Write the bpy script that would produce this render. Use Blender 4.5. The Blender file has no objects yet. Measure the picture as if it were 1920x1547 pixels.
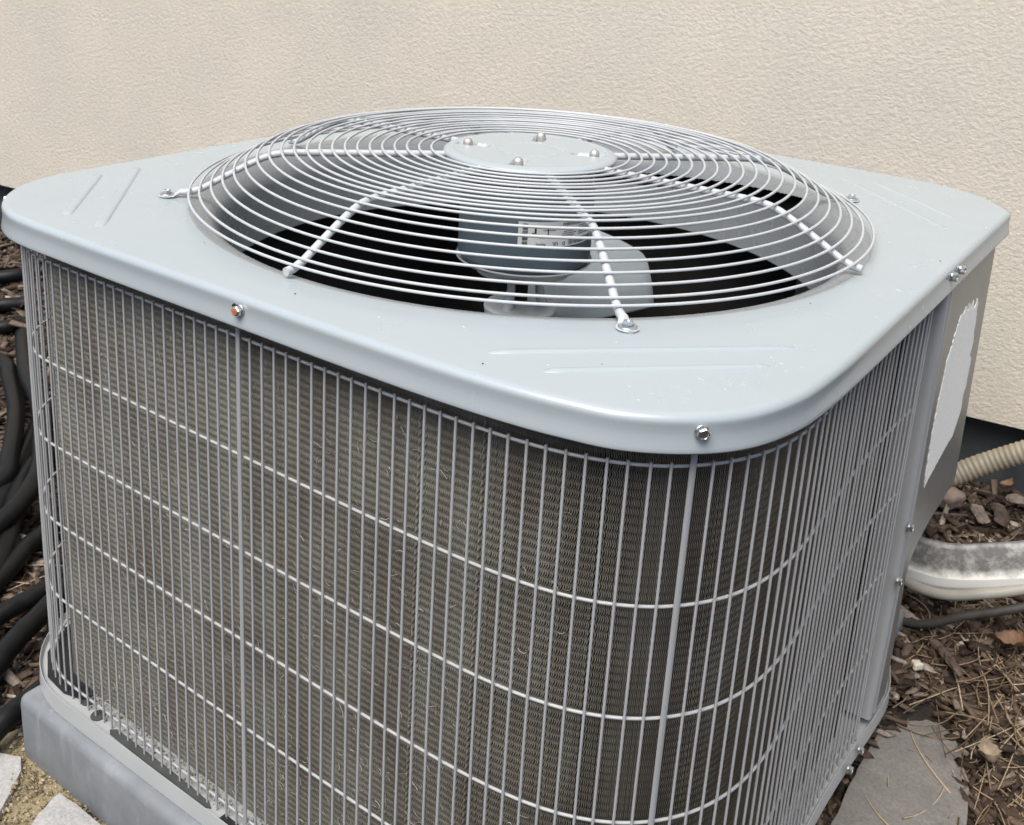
import bpy, math, random
import numpy as np
from mathutils import Vector, Euler, Matrix
random.seed(7)
rng = np.random.default_rng(11)
sc = bpy.context.scene
COL = sc.collection
PI = math.pi

# ------------------------------------------------------------------ camera
cam_d = bpy.data.cameras.new('camera')
cam = bpy.data.objects.new('camera', cam_d)
COL.objects.link(cam)
cam.location = (0.70274, -0.60862, 0.38182)
cam.rotation_euler = Euler((1.282878, -0.047815, 0.647798), 'XYZ')
cam_d.sensor_fit = 'HORIZONTAL'
cam_d.sensor_width = 36.0
cam_d.lens = 2027.7 / 1920 * 36.0
cam_d.shift_x = 0.03779
cam_d.shift_y = -0.17917
cam_d.clip_start = 0.01
cam_d.clip_end = 400
cam_d.dof.use_dof = True
cam_d.dof.focus_distance = 0.92
cam_d.dof.aperture_fstop = 22.0
sc.camera = cam

# ------------------------------------------------------------------ world, sun, exposure
SUN_EL, SUN_AZ = math.radians(60), math.radians(172)      # azimuth: the sun stands in front of the wall, to the left
w = bpy.data.worlds.new('World')
sc.world = w
w.use_nodes = True
wn = w.node_tree
bg = wn.nodes['Background']
sky = wn.nodes.new('ShaderNodeTexSky')
sky.sky_type = 'NISHITA'
sky.sun_disc = False
sky.sun_elevation = SUN_EL
sky.sun_rotation = SUN_AZ
sky.air_density = 1.0
sky.dust_density = 3.0
sky.ozone_density = 1.0
wn.links.new(sky.outputs[0], bg.inputs[0])
bg.inputs[1].default_value = 0.10
sd = bpy.data.lights.new('sun', 'SUN')
sd.energy = 1.5
sd.angle = math.radians(45)
sd.color = (1.0, 0.95, 0.88)
so = bpy.data.objects.new('sun', sd)
COL.objects.link(so)
dirv = Vector((math.sin(SUN_AZ) * math.cos(SUN_EL), math.cos(SUN_AZ) * math.cos(SUN_EL), math.sin(SUN_EL)))
so.rotation_euler = dirv.to_track_quat('Z', 'Y').to_euler()
sc.view_settings.view_transform = 'Standard'
sc.view_settings.look = 'None'
sc.view_settings.exposure = 1.25
sc.view_settings.gamma = 1.0

# ------------------------------------------------------------------ helpers
def mesh(name, V, F, smooth=False, sharp=None):
    me = bpy.data.meshes.new(name)
    me.from_pydata([tuple(map(float, v)) for v in V], [], [tuple(map(int, f)) for f in F])
    me.update()
    if smooth:
        me.polygons.foreach_set('use_smooth', [True] * len(me.polygons))
        if sharp:
            me.set_sharp_from_angle(angle=math.radians(sharp))
    return me

def quads_mesh(name, V, Q, smooth=False):
    """fast mesh from numpy arrays of vertices and quads"""
    V = np.asarray(V, dtype=np.float32); Q = np.asarray(Q, dtype=np.int32)
    me = bpy.data.meshes.new(name)
    me.vertices.add(len(V)); me.vertices.foreach_set('co', V.ravel())
    k = Q.shape[1]
    me.loops.add(Q.size); me.loops.foreach_set('vertex_index', Q.ravel())
    me.polygons.add(len(Q)); me.polygons.foreach_set('loop_start', np.arange(0, Q.size, k, dtype=np.int32))
    if smooth:
        me.polygons.foreach_set('use_smooth', np.ones(len(Q), dtype=bool))
    me.update(calc_edges=True)
    me.validate()
    return me

def add(name, me, mat, parent=None, loc=None, rot=None):
    o = bpy.data.objects.new(name, me)
    COL.objects.link(o)
    if mat is not None and not me.materials:
        me.materials.append(mat)
    if parent is not None:
        o.parent = parent
    if loc is not None: o.location = loc
    if rot is not None: o.rotation_euler = rot
    return o

def empty(name, loc=(0, 0, 0)):
    o = bpy.data.objects.new(name, None)
    COL.objects.link(o); o.location = loc; o.empty_display_size = 0.05
    return o

def tag(o, label=None, cat=None, group=None, kind=None):
    if label: o['label'] = label
    if cat: o['category'] = cat
    if group: o['group'] = group
    if kind: o['kind'] = kind
    return o

class MB:
    def __init__(s): s.v = []; s.f = []
    def put(s, V, F):
        n = len(s.v); s.v += [tuple(v) for v in V]; s.f += [tuple(i + n for i in f) for f in F]
        return s
    def box(s, x0, x1, y0, y1, z0, z1):
        return s.put([(x0,y0,z0),(x1,y0,z0),(x1,y1,z0),(x0,y1,z0),(x0,y0,z1),(x1,y0,z1),(x1,y1,z1),(x0,y1,z1)],
                     [(0,3,2,1),(4,5,6,7),(0,1,5,4),(1,2,6,5),(2,3,7,6),(3,0,4,7)])
    def mesh(s, name, smooth=False, sharp=None): return mesh(name, s.v, s.f, smooth, sharp)

def tube_data(P, r, n=8, closed=False, caps=True, flat=None):
    P = np.asarray(P, float); m = len(P)
    R = np.full(m, r) if np.isscalar(r) else np.asarray(r, float)
    if closed:
        T = np.roll(P, -1, 0) - np.roll(P, 1, 0)
    else:
        T = np.gradient(P, axis=0)
    T /= np.linalg.norm(T, axis=1)[:, None] + 1e-12
    a = np.array([0, 0, 1.0]) if abs(T[0][2]) < 0.9 else np.array([1.0, 0, 0])
    N = np.cross(T[0], a); N /= np.linalg.norm(N)
    V = []
    for i in range(m):
        N = N - T[i] * (N @ T[i]); N /= np.linalg.norm(N); B = np.cross(T[i], N)
        for k in range(n):
            an = 2 * PI * k / n
            f = 1.0 if flat is None else flat[i]
            V.append(P[i] + R[i] * (math.cos(an) * N + math.sin(an) * B * f))
    F = []
    for i in range(m if closed else m - 1):
        j = (i + 1) % m
        for k in range(n):
            l = (k + 1) % n
            F.append((i * n + k, i * n + l, j * n + l, j * n + k))
    if not closed and caps:
        F.append(tuple(range(n - 1, -1, -1))); F.append(tuple((m - 1) * n + k for k in range(n)))
    return V, F

def tube(name, P, r, mat, parent=None, n=8, closed=False, sharp=50):
    V, F = tube_data(P, r, n, closed)
    return add(name, mesh(name, V, F, True, sharp), mat, parent)

def lathe(name, prof, n=48, sharp=35, closed=False):
    V = []; F = []; m = len(prof)
    for i in range(n):
        a = 2 * PI * i / n
        for (r, z) in prof: V.append((r * math.cos(a), r * math.sin(a), z))
    for i in range(n):
        j = (i + 1) % n
        for k in range(m - 1):
            F.append((i * m + k, j * m + k, j * m + k + 1, i * m + k + 1))
    if prof[0][0] > 1e-5 and closed: F.append(tuple(i * m for i in range(n))[::-1])
    if prof[-1][0] > 1e-5 and closed: F.append(tuple(i * m + m - 1 for i in range(n)))
    me = mesh(name, V, F, True, sharp)
    return me

def hexbolt(name, r=0.0054, h=0.005, flange=0.007, recess=True):
    """hex head screw with a flange, axis +z, base at z = 0"""
    b = MB()
    n = 24
    V = []; F = []
    prof = [(flange, 0), (flange, .0007), (flange * .93, .0012), (r * 1.02, .0016)]
    for (rr, z) in prof:
        for k in range(n): V.append((rr * math.cos(2*PI*k/n), rr * math.sin(2*PI*k/n), z))
    for i in range(3):
        for k in range(n): F.append((i*n+k, i*n+(k+1)%n, (i+1)*n+(k+1)%n, (i+1)*n+k))
    b.put(V, F)
    hx = lambda rr, z: [(rr*math.cos(PI/3*k), rr*math.sin(PI/3*k), z) for k in range(6)]
    V = hx(r, .001) + hx(r, h * .86) + hx(r * .86, h)
    F = []
    for i in range(2):
        for k in range(6): F.append((i*6+k, i*6+(k+1)%6, (i+1)*6+(k+1)%6, (i+1)*6+k))
    m = 12
    base = len(V)
    for (rr, z) in ((r*.66, h), (r*.58, h - .0009)):
        V += [(rr*math.cos(2*PI*k/m), rr*math.sin(2*PI*k/m), z) for k in range(m)]
    for k in range(6):   # hex ring to 12 ring
        k2 = (k+1) % 6
        F.append((12+k, 12+k2, base+2*k2, base+(2*k+1)%12, base+2*k))
    for k in range(m): F.append((base+k, base+(k+1)%m, base+m+(k+1)%m, base+m+k))
    F.append(tuple(base+m+k for k in range(m)))
    b.put(V, F)
    return b.mesh(name, True, 30)

# ------------------------------------------------------------------ materials
def nodes(name):
    m = bpy.data.materials.new(name); m.use_nodes = True
    nt = m.node_tree; return m, nt, nt.nodes['Principled BSDF']
def N(nt, t, **kw):
    n = nt.nodes.new(t)
    for k, v in kw.items():
        if k.startswith('i_'): n.inputs[k[2:].replace('_', ' ')].default_value = v
        else: setattr(n, k, v)
    return n
def ramp(nt, pts, interp='LINEAR'):
    r = nt.nodes.new('ShaderNodeValToRGB'); r.color_ramp.interpolation = interp
    e = r.color_ramp.elements
    e[0].position, e[0].color = pts[0][0], pts[0][1]
    e[1].position, e[1].color = pts[-1][0], pts[-1][1]
    for p, c in pts[1:-1]:
        x = e.new(p); x.color = c
    return r
def c4(r, g, b): return (r, g, b, 1)
def objco(nt): return nt.nodes.new('ShaderNodeTexCoord').outputs['Object']
def bump(nt, bs, h, strength, dist):
    b = nt.nodes.new('ShaderNodeBump'); b.inputs['Strength'].default_value = strength; b.inputs['Distance'].default_value = dist
    nt.links.new(h, b.inputs['Height']); nt.links.new(b.outputs[0], bs.inputs['Normal']); return b

def paint(name, col, rough=0.38, var=0.06, spec=0.5, wav=0.0, grime=0.25):
    m, nt, bs = nodes(name); L = nt.links
    co = objco(nt)
    n1 = N(nt, 'ShaderNodeTexNoise', i_Scale=9.0, i_Detail=5.0); L.new(co, n1.inputs['Vector'])
    lo = c4(*[c * (1 - var) for c in col]); hi = c4(*[min(1, c * (1 + var)) for c in col])
    r = ramp(nt, [(0.35, lo), (0.65, hi)]); L.new(n1.outputs[0], r.inputs[0])
    # fine dust specks and light flecks
    n2 = N(nt, 'ShaderNodeTexNoise', i_Scale=420.0, i_Detail=2.0); L.new(co, n2.inputs['Vector'])
    r2 = ramp(nt, [(0.70, c4(0, 0, 0)), (0.78, c4(1, 1, 1))]); L.new(n2.outputs[0], r2.inputs[0])
    mx = N(nt, 'ShaderNodeMix', data_type='RGBA'); mx.inputs[0].default_value = 0
    mul = N(nt, 'ShaderNodeMath', operation='MULTIPLY'); mul.inputs[1].default_value = grime
    L.new(r2.outputs[0], mul.inputs[0]); L.new(mul.outputs[0], mx.inputs[0])
    L.new(r.outputs[0], mx.inputs[6]); mx.inputs[7].default_value = c4(col[0]*.6, col[1]*.57, col[2]*.5)
    L.new(mx.outputs[2], bs.inputs['Base Color'])
    n3 = N(nt, 'ShaderNodeTexNoise', i_Scale=30.0, i_Detail=6.0); L.new(co, n3.inputs['Vector'])
    mr = N(nt, 'ShaderNodeMapRange'); mr.inputs[3].default_value = rough - .03; mr.inputs[4].default_value = rough + .05
    L.new(n3.outputs[0], mr.inputs[0]); L.new(mr.outputs[0], bs.inputs['Roughness'])
    bs.inputs['Specular IOR Level'].default_value = spec
    if wav:
        n4 = N(nt, 'ShaderNodeTexNoise', i_Scale=14.0, i_Detail=1.0); L.new(co, n4.inputs['Vector'])
        n5 = N(nt, 'ShaderNodeTexNoise', i_Scale=900.0, i_Detail=1.0); L.new(co, n5.inputs['Vector'])
        b1 = N(nt, 'ShaderNodeBump'); b1.inputs['Strength'].default_value = .25; b1.inputs['Distance'].default_value = wav
        b2 = N(nt, 'ShaderNodeBump'); b2.inputs['Strength'].default_value = .12; b2.inputs['Distance'].default_value = .0003
        L.new(n4.outputs[0], b1.inputs['Height']); L.new(n5.outputs[0], b2.inputs['Height'])
        L.new(b1.outputs[0], b2.inputs['Normal']); L.new(b2.outputs[0], bs.inputs['Normal'])
    return m

M_CAP = paint('cover_paint', (.332, .378, .392), .25, .012, .6, .0025, .35)
M_WIRE = paint('guard_wire_coating', (.36, .37, .37), .42, .05, .5, 0, .2)
M_GUARD = paint('fan_guard_coating', (.425, .450, .455), .40, .04, .5, 0, .25)
M_STRAP = paint('strap_coating', (.315, .328, .330), .42, .04, .5, 0, .2)
M_PANEL = paint('shade_toned_panel_paint', (.178, .182, .172), .30, .04, .4, .003, .3)  # darker than the cover: shade of the right-hand side put into the colour
M_PAN = paint('base_pan_paint', (.34, .355, .355), .30, .05, .6, .002, .5)
M_SHROUD = paint('shroud_paint', (.25, .27, .275), .26, .03, .6, .002, .3)
M_MOTOR = paint('motor_paint', (.085, .115, .135), .40, .06, .5, 0, .3)
M_ALU = paint('cast_aluminium', (.44, .46, .455), .38, .10, .6, .001, .6)

def metal(name, col, rough, rust=None):
    m, nt, bs = nodes(name); L = nt.links
    bs.inputs['Metallic'].default_value = 1.0
    co = objco(nt)
    n = N(nt, 'ShaderNodeTexNoise', i_Scale=500.0, i_Detail=4.0); L.new(co, n.inputs['Vector'])
    r = ramp(nt, [(0.3, c4(*[c*.75 for c in col])), (0.7, c4(*col))]); L.new(n.outputs[0], r.inputs[0])
    L.new(r.outputs[0], bs.inputs['Base Color']); bs.inputs['Roughness'].default_value = rough
    return m
M_ZINC = metal('zinc_screw', (.72, .73, .73), .28)
M_NUT = metal('dull_nut', (.62, .60, .55), .58)
m, nt, bs = nodes('rusty_screw_face'); M_RUST = m
n = N(nt, 'ShaderNodeTexNoise', i_Scale=600.0, i_Detail=5.0); nt.links.new(objco(nt), n.inputs['Vector'])
r = ramp(nt, [(0.3, c4(.16, .05, .015)), (0.6, c4(.50, .19, .06)), (0.8, c4(.62, .30, .12))]); nt.links.new(n.outputs[0], r.inputs[0])
nt.links.new(r.outputs[0], bs.inputs['Base Color']); bs.inputs['Roughness'].default_value = .8

def simple(name, col, rough=.6, var=.15, scale=40.0, bmp=0, bdist=.001, spec=.4):
    m, nt, bs = nodes(name); L = nt.links
    co = objco(nt)
    n = N(nt, 'ShaderNodeTexNoise', i_Scale=scale, i_Detail=6.0); L.new(co, n.inputs['Vector'])
    r = ramp(nt, [(0.3, c4(*[c*(1-var) for c in col])), (0.7, c4(*[c*(1+var) for c in col]))]); L.new(n.outputs[0], r.inputs[0])
    L.new(r.outputs[0], bs.inputs['Base Color']); bs.inputs['Roughness'].default_value = rough
    bs.inputs['Specular IOR Level'].default_value = spec
    if bmp: bump(nt, bs, n.outputs[0], bmp, bdist)
    return m
M_CORE = simple('coil_core_dark', (.012, .011, .010), .9, .3)  # near-black colour carries the shade deep inside the coil and body
M_BLACK = simple('black_foam', (.012, .013, .014), .85, .3)
M_HOSE = simple('black_polyethylene_hose', (.0055, .0058, .006), .46, .3, 60, .2, .0008, .25)
M_CONDUIT = simple('beige_conduit', (.27, .24, .175), .5, .12, 30)
M_CABLE = simple('grey_cable_jacket', (.045, .041, .037), .6, .3, 60)
M_HOSE2 = simple('white_drain_hose', (.29, .28, .24), .5, .15, 25)
M_STICK = simple('label_residue', (.82, .84, .80), .8, .05, 260, .5, .0006)
M_FOUND = simple('dark_foundation_coating', (.045, .052, .056), .75, .35, 18, .5, .003)

# coil fins: dusty brown aluminium
m, nt, bs = nodes('dusty_fin_aluminium'); M_FIN = m; L = nt.links
co = objco(nt)
n1 = N(nt, 'ShaderNodeTexNoise', i_Scale=7.0, i_Detail=6.0, i_Roughness=.7); L.new(co, n1.inputs['Vector'])
n2 = N(nt, 'ShaderNodeTexNoise', i_Scale=900.0, i_Detail=2.0); L.new(co, n2.inputs['Vector'])
r1 = ramp(nt, [(0.20, c4(.150, .130, .104)), (0.50, c4(.225, .205, .168)), (0.80, c4(.315, .312, .268))])
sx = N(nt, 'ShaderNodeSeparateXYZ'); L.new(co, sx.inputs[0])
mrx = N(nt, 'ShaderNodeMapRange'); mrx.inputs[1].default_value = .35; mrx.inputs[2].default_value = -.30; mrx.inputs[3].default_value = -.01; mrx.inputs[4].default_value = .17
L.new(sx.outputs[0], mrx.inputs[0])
ns = N(nt, 'ShaderNodeTexNoise', i_Scale=26.0, i_Detail=5.0, i_Roughness=.7)
mps = N(nt, 'ShaderNodeMapping'); mps.inputs['Scale'].default_value = (1, 1, .10); L.new(co, mps.inputs['Vector']); L.new(mps.outputs[0], ns.inputs['Vector'])
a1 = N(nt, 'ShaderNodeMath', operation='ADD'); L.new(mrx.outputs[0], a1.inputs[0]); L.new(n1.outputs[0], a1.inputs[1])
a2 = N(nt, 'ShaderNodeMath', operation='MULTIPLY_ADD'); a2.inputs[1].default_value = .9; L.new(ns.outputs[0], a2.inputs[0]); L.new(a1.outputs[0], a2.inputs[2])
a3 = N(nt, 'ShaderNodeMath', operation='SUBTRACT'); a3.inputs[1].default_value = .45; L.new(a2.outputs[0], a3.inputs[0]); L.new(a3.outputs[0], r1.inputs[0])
r2 = ramp(nt, [(0.35, c4(.80, .80, .80)), (0.65, c4(1.15, 1.15, 1.15))]); L.new(n2.outputs[0], r2.inputs[0])
mx = N(nt, 'ShaderNodeMix', data_type='RGBA', blend_type='MULTIPLY'); mx.inputs[0].default_value = 1
L.new(r1.outputs[0], mx.inputs[6]); L.new(r2.outputs[0], mx.inputs[7]); L.new(mx.outputs[2], bs.inputs['Base Color'])
bs.inputs['Roughness'].default_value = .6; bs.inputs['Metallic'].default_value = .25

# stucco
m, nt, bs = nodes('beige_stucco'); M_STUCCO = m; L = nt.links
co = objco(nt)
mp = N(nt, 'ShaderNodeMapping'); L.new(co, mp.inputs['Vector']); mp.inputs['Rotation'].default_value = (0, math.radians(20), 0)
mp.inputs['Scale'].default_value = (0.88, 1, 1.15)
w1 = N(nt, 'ShaderNodeTexNoise', i_Scale=118.0, i_Detail=8.0, i_Roughness=.68, i_Distortion=.0); L.new(mp.outputs[0], w1.inputs['Vector'])
w2 = N(nt, 'ShaderNodeTexNoise', i_Scale=190.0, i_Detail=4.0, i_Distortion=.0); L.new(mp.outputs[0], w2.inputs['Vector'])
ad = N(nt, 'ShaderNodeMath', operation='MULTIPLY_ADD'); ad.inputs[1].default_value = .45
L.new(w2.outputs[0], ad.inputs[0]); L.new(w1.outputs[0], ad.inputs[2])
bump(nt, bs, ad.outputs[0], .48, .0060)
big = N(nt, 'ShaderNodeTexNoise', i_Scale=3.4, i_Detail=7.0, i_Roughness=.66); L.new(co, big.inputs['Vector'])
rb = ramp(nt, [(0.30, c4(.555, .535, .455)), (0.5, c4(.607, .564, .474)), (0.72, c4(.66, .603, .505))]); L.new(big.outputs[0], rb.inputs[0])
rs = ramp(nt, [(0.30, c4(.86, .86, .86)), (0.7, c4(1.06, 1.06, 1.06))]); L.new(w1.outputs[0], rs.inputs[0])
mx = N(nt, 'ShaderNodeMix', data_type='RGBA', blend_type='MULTIPLY'); mx.inputs[0].default_value = 1
L.new(rb.outputs[0], mx.inputs[6]); L.new(rs.outputs[0], mx.inputs[7]); L.new(mx.outputs[2], bs.inputs['Base Color'])
bs.inputs['Roughness'].default_value = .92; bs.inputs['Specular IOR Level'].default_value = .2

def attr_ramp(name, pts, rough=.85, nscale=150.0, att='rnd', bmp=.5, bd=.0015, stretch=None):
    m, nt, bs = nodes(name); L = nt.links
    a = N(nt, 'ShaderNodeAttribute', attribute_name=att)
    r = ramp(nt, pts); L.new(a.outputs['Fac'], r.inputs[0])
    co = objco(nt)
    n = N(nt, 'ShaderNodeTexNoise', i_Scale=nscale, i_Detail=5.0, i_Roughness=.7); L.new(co, n.inputs['Vector'])
    rs = ramp(nt, [(0.3, c4(.5, .5, .5)), (0.7, c4(1.4, 1.4, 1.4))]); L.new(n.outputs[0], rs.inputs[0])
    mx = N(nt, 'ShaderNodeMix', data_type='RGBA', blend_type='MULTIPLY'); mx.inputs[0].default_value = 1
    L.new(r.outputs[0], mx.inputs[6]); L.new(rs.outputs[0], mx.inputs[7]); L.new(mx.outputs[2], bs.inputs['Base Color'])
    bs.inputs['Roughness'].default_value = rough; bs.inputs['Specular IOR Level'].default_value = .25
    bump(nt, bs, n.outputs[0], bmp, bd)
    return m
M_CHIP = attr_ramp('bark_mulch', [(0, c4(.020, .014, .010)), (.45, c4(.075, .052, .037)), (.72, c4(.15, .112, .083)), (.88, c4(.27, .225, .18)), (1, c4(.40, .35, .30))])
M_NEEDLE = attr_ramp('dry_pine_needles', [(0, c4(.10, .065, .038)), (.5, c4(.27, .195, .12)), (1, c4(.46, .37, .26))], .55, 300)
M_LINT = attr_ramp('grey_lint', [(0, c4(.35, .34, .30)), (1, c4(.62, .61, .56))], .8, 300)
M_GRIT = attr_ramp('dusty_grit', [(0, c4(.12, .105, .07)), (1, c4(.33, .30, .22))], .9, 400)
M_SOILY = attr_ramp('sandy_mortar', [(0, c4(.14, .110, .062)), (.6, c4(.28, .232, .14)), (1, c4(.42, .36, .25))], .95, 500)

# ground soil
m, nt, bs = nodes('dark_soil'); M_SOIL = m; L = nt.links
co = objco(nt)
n = N(nt, 'ShaderNodeTexNoise', i_Scale=45.0, i_Detail=9.0, i_Roughness=.75); L.new(co, n.inputs['Vector'])
r = ramp(nt, [(0.3, c4(.010, .008, .006)), (0.55, c4(.035, .025, .018)), (0.75, c4(.085, .065, .048))]); L.new(n.outputs[0], r.inputs[0])
L.new(r.outputs[0], bs.inputs['Base Color']); bs.inputs['Roughness'].default_value = .95; bump(nt, bs, n.outputs[0], .9, .012)

# flagstone
def stone_mat(name, a, b, scale=12):
    m, nt, bs = nodes(name); L = nt.links; co = objco(nt)
    mp = N(nt, 'ShaderNodeMapping'); L.new(co, mp.inputs['Vector']); mp.inputs['Scale'].default_value = (1, 3.0, 1); mp.inputs['Rotation'].default_value = (0, 0, .9)
    n = N(nt, 'ShaderNodeTexNoise', i_Scale=float(scale), i_Detail=8.0, i_Roughness=.65); L.new(mp.outputs[0], n.inputs['Vector'])
    r = ramp(nt, [(0.3, c4(*a)), (0.7, c4(*b))]); L.new(n.outputs[0], r.inputs[0])
    n2 = N(nt, 'ShaderNodeTexNoise', i_Scale=260.0, i_Detail=3.0); L.new(co, n2.inputs['Vector'])
    rs = ramp(nt, [(0.25, c4(.72, .72, .72)), (0.7, c4(1.08, 1.08, 1.08))]); L.new(n2.outputs[0], rs.inputs[0])
    mx = N(nt, 'ShaderNodeMix', data_type='RGBA', blend_type='MULTIPLY'); mx.inputs[0].default_value = 1
    L.new(r.outputs[0], mx.inputs[6]); L.new(rs.outputs[0], mx.inputs[7]); L.new(mx.outputs[2], bs.inputs['Base Color'])
    bs.inputs['Roughness'].default_value = .85; bump(nt, bs, n.outputs[0], .5, .004)
    return m
M_FLAG = stone_mat('grey_flagstone', (.155, .147, .135), (.215, .203, .186))
M_PALE = stone_mat('pale_flagstone', (.30, .30, .285), (.42, .41, .39), 16)

# composite equipment pad
m, nt, bs = nodes('blue_grey_composite_pad'); M_PAD = m; L = nt.links; co = objco(nt)
n = N(nt, 'ShaderNodeTexNoise', i_Scale=14.0, i_Detail=7.0, i_Roughness=.65); L.new(co, n.inputs['Vector'])
r = ramp(nt, [(0.3, c4(.135, .15, .16)), (0.6, c4(.19, .207, .217)), (0.8, c4(.28, .295, .30))]); L.new(n.outputs[0], r.inputs[0])
mps = N(nt, 'ShaderNodeMapping'); mps.inputs['Scale'].default_value = (1, 1, .12); L.new(co, mps.inputs['Vector'])
ns = N(nt, 'ShaderNodeTexNoise', i_Scale=38.0, i_Detail=6.0, i_Roughness=.75); L.new(mps.outputs[0], ns.inputs['Vector'])
rs = ramp(nt, [(0.56, c4(0, 0, 0)), (0.74, c4(.75, .75, .75))]); L.new(ns.outputs[0], rs.inputs[0])
mx = N(nt, 'ShaderNodeMix', data_type='RGBA'); L.new(rs.outputs[0], mx.inputs[0]); L.new(r.outputs[0], mx.inputs[6]); mx.inputs[7].default_value = c4(.34, .35, .34)
L.new(mx.outputs[2], bs.inputs['Base Color']); bs.inputs['Roughness'].default_value = .6
n2 = N(nt, 'ShaderNodeTexNoise', i_Scale=500.0, i_Detail=2.0); L.new(co, n2.inputs['Vector']); bump(nt, bs, n2.outputs[0], .2, .0006)

# white weathered trough with grime inside
m, nt, bs = nodes('weathered_white_vinyl'); M_TROUGH = m; L = nt.links; co = objco(nt)
n = N(nt, 'ShaderNodeTexNoise', i_Scale=48.0, i_Detail=8.0, i_Roughness=.75); L.new(co, n.inputs['Vector'])
a = N(nt, 'ShaderNodeAttribute', attribute_name='grime')
ad = N(nt, 'ShaderNodeMath', operation='MULTIPLY_ADD'); ad.inputs[1].default_value = .9; L.new(n.outputs[0], ad.inputs[0]); L.new(a.outputs['Fac'], ad.inputs[2])
r = ramp(nt, [(0.60, c4(.74, .74, .71)), (0.80, c4(.40, .40, .37)), (1.05 if False else 1.0, c4(.13, .13, .12))]); L.new(ad.outputs[0], r.inputs[0])
L.new(r.outputs[0], bs.inputs['Base Color']); bs.inputs['Roughness'].default_value = .55

# ------------------------------------------------------------------ ground, wall
WALL_A = math.radians(7.78); WX, WY, WZ = 0.386, 1.292, -0.42
wd = np.array([math.cos(WALL_A), math.sin(WALL_A)]); wnrm = np.array([math.sin(WALL_A), -math.cos(WALL_A)])  # towards the camera
def wdist(x, y): return (np.asarray(x) - WX) * wnrm[0] + (np.asarray(y) - WY) * wnrm[1]
def gz(x, y):
    t = np.clip((0.85 - wdist(x, y)) / 0.85, 0, 1.3)
    base = -0.667 + 0.105 * t * t * (3 - 2 * np.clip(t, 0, 1))
    x = np.asarray(x); y = np.asarray(y)
    return base + 0.010 * np.sin(7.1 * x + 1.3) * np.sin(6.3 * y + .4) + 0.005 * np.sin(19 * x) * np.cos(17 * y)

xs = np.concatenate([np.linspace(-60, -4, 12), np.linspace(-3.6, 2.6, 156), np.linspace(3, 60, 12)])
ys = np.concatenate([np.linspace(-60, -3, 12), np.linspace(-2.6, 1.9, 113), np.linspace(2.4, 60, 10)])
X, Y = np.meshgrid(xs, ys)
Z = gz(X, Y)
nx, ny = len(xs), len(ys)
I = (np.arange(ny - 1)[:, None] * nx + np.arange(nx - 1)[None]).ravel()
ground = add('ground', quads_mesh('ground', np.stack([X.ravel(), Y.ravel(), Z.ravel()], 1), np.stack([I, I + 1, I + nx + 1, I + nx], 1), True), M_SOIL)
tag(ground, kind='structure')

house_wall = empty('house_wall', (WX, WY, -0.70)); house_wall.rotation_euler = (0, 0, WALL_A)
tag(house_wall, 'cream beige textured stucco wall of the house rising behind the air conditioner', 'wall')
b = MB().box(-7, 6, 0, .25, WZ + 0.70, 4.2)
st = add('stucco_face', b.mesh('stucco_face'), M_STUCCO, house_wall)
b = MB().box(-7, 6, .045, .25, -.25, WZ + 0.698)
add('foundation', b.mesh('foundation'), M_FOUND, house_wall)

# added unseen trees behind and right of the viewer, to darken what the paint mirrors
def added_tree_screen():
    pts = [(-26, -9), (-14, -12.5), (0, -13.5), (12, -12), (19, -5), (21, 6), (19, 16)]
    P, s_, _ = resample_pts(pts, .35)
    n_, m_ = len(P), 26
    V = np.zeros((n_, m_, 3)); r_ = np.random.default_rng(4)
    for i, q in enumerate(P):
        top = 4.6 + 1.3 * math.sin(i * .17) + .7 * math.sin(i * .53 + 1)
        for k in range(m_):
            u = k / (m_ - 1); d = np.array(q) / (np.linalg.norm(q) + 1e-9)
            b_ = .9 * math.sin(PI * u) + r_.normal(0, .28)
            V[i, k] = (q[0] - d[0] * b_ + r_.normal(0, .12), q[1] - d[1] * b_ + r_.normal(0, .12), -.8 + u * top + (r_.normal(0, .35) if k > m_ - 4 else 0))
    I_ = (np.arange(n_ - 1)[:, None] * m_ + np.arange(m_ - 1)[None]).ravel()
    return quads_mesh('added_tree_screen', V.reshape(-1, 3), np.stack([I_, I_ + m_, I_ + m_ + 1, I_ + 1], 1))
def resample_pts(P, step):
    P = np.asarray(P, float); d = np.r_[0, np.cumsum(np.linalg.norm(np.diff(P, axis=0), axis=1))]
    s_ = np.arange(0, d[-1], step)
    return np.stack([np.interp(s_, d, P[:, k]) for k in range(2)], 1), s_, d
tag(add('added_tree_screen', added_tree_screen(), simple('dark_foliage', (.045, .060, .030), .8, .5, 3.0)), 'dark green belt of trees added out of view behind the viewer to darken reflections', 'trees', kind='stuff')

# ------------------------------------------------------------------ the condenser
AC = empty('air_conditioner', (0.0, 0.42, -0.5745))
tag(AC, 'grey outdoor air conditioner with round wire fan guard on top and wire grille sides', 'air conditioner')
AC0 = Vector((0.0, 0.42, -0.5745))
def part(name, me, mat, parent=None, loc=(0, 0, 0), rot=None):
    """part given in world coordinates; AC sits at AC0 without rotation"""
    if parent is None:
        return add(name, me, mat, AC, Vector(loc) - AC0, rot)
    return add(name, me, mat, parent, loc, rot)     # sub-part: coordinates of its own parent

CX, CY = 0.0058, 0.4463
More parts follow.
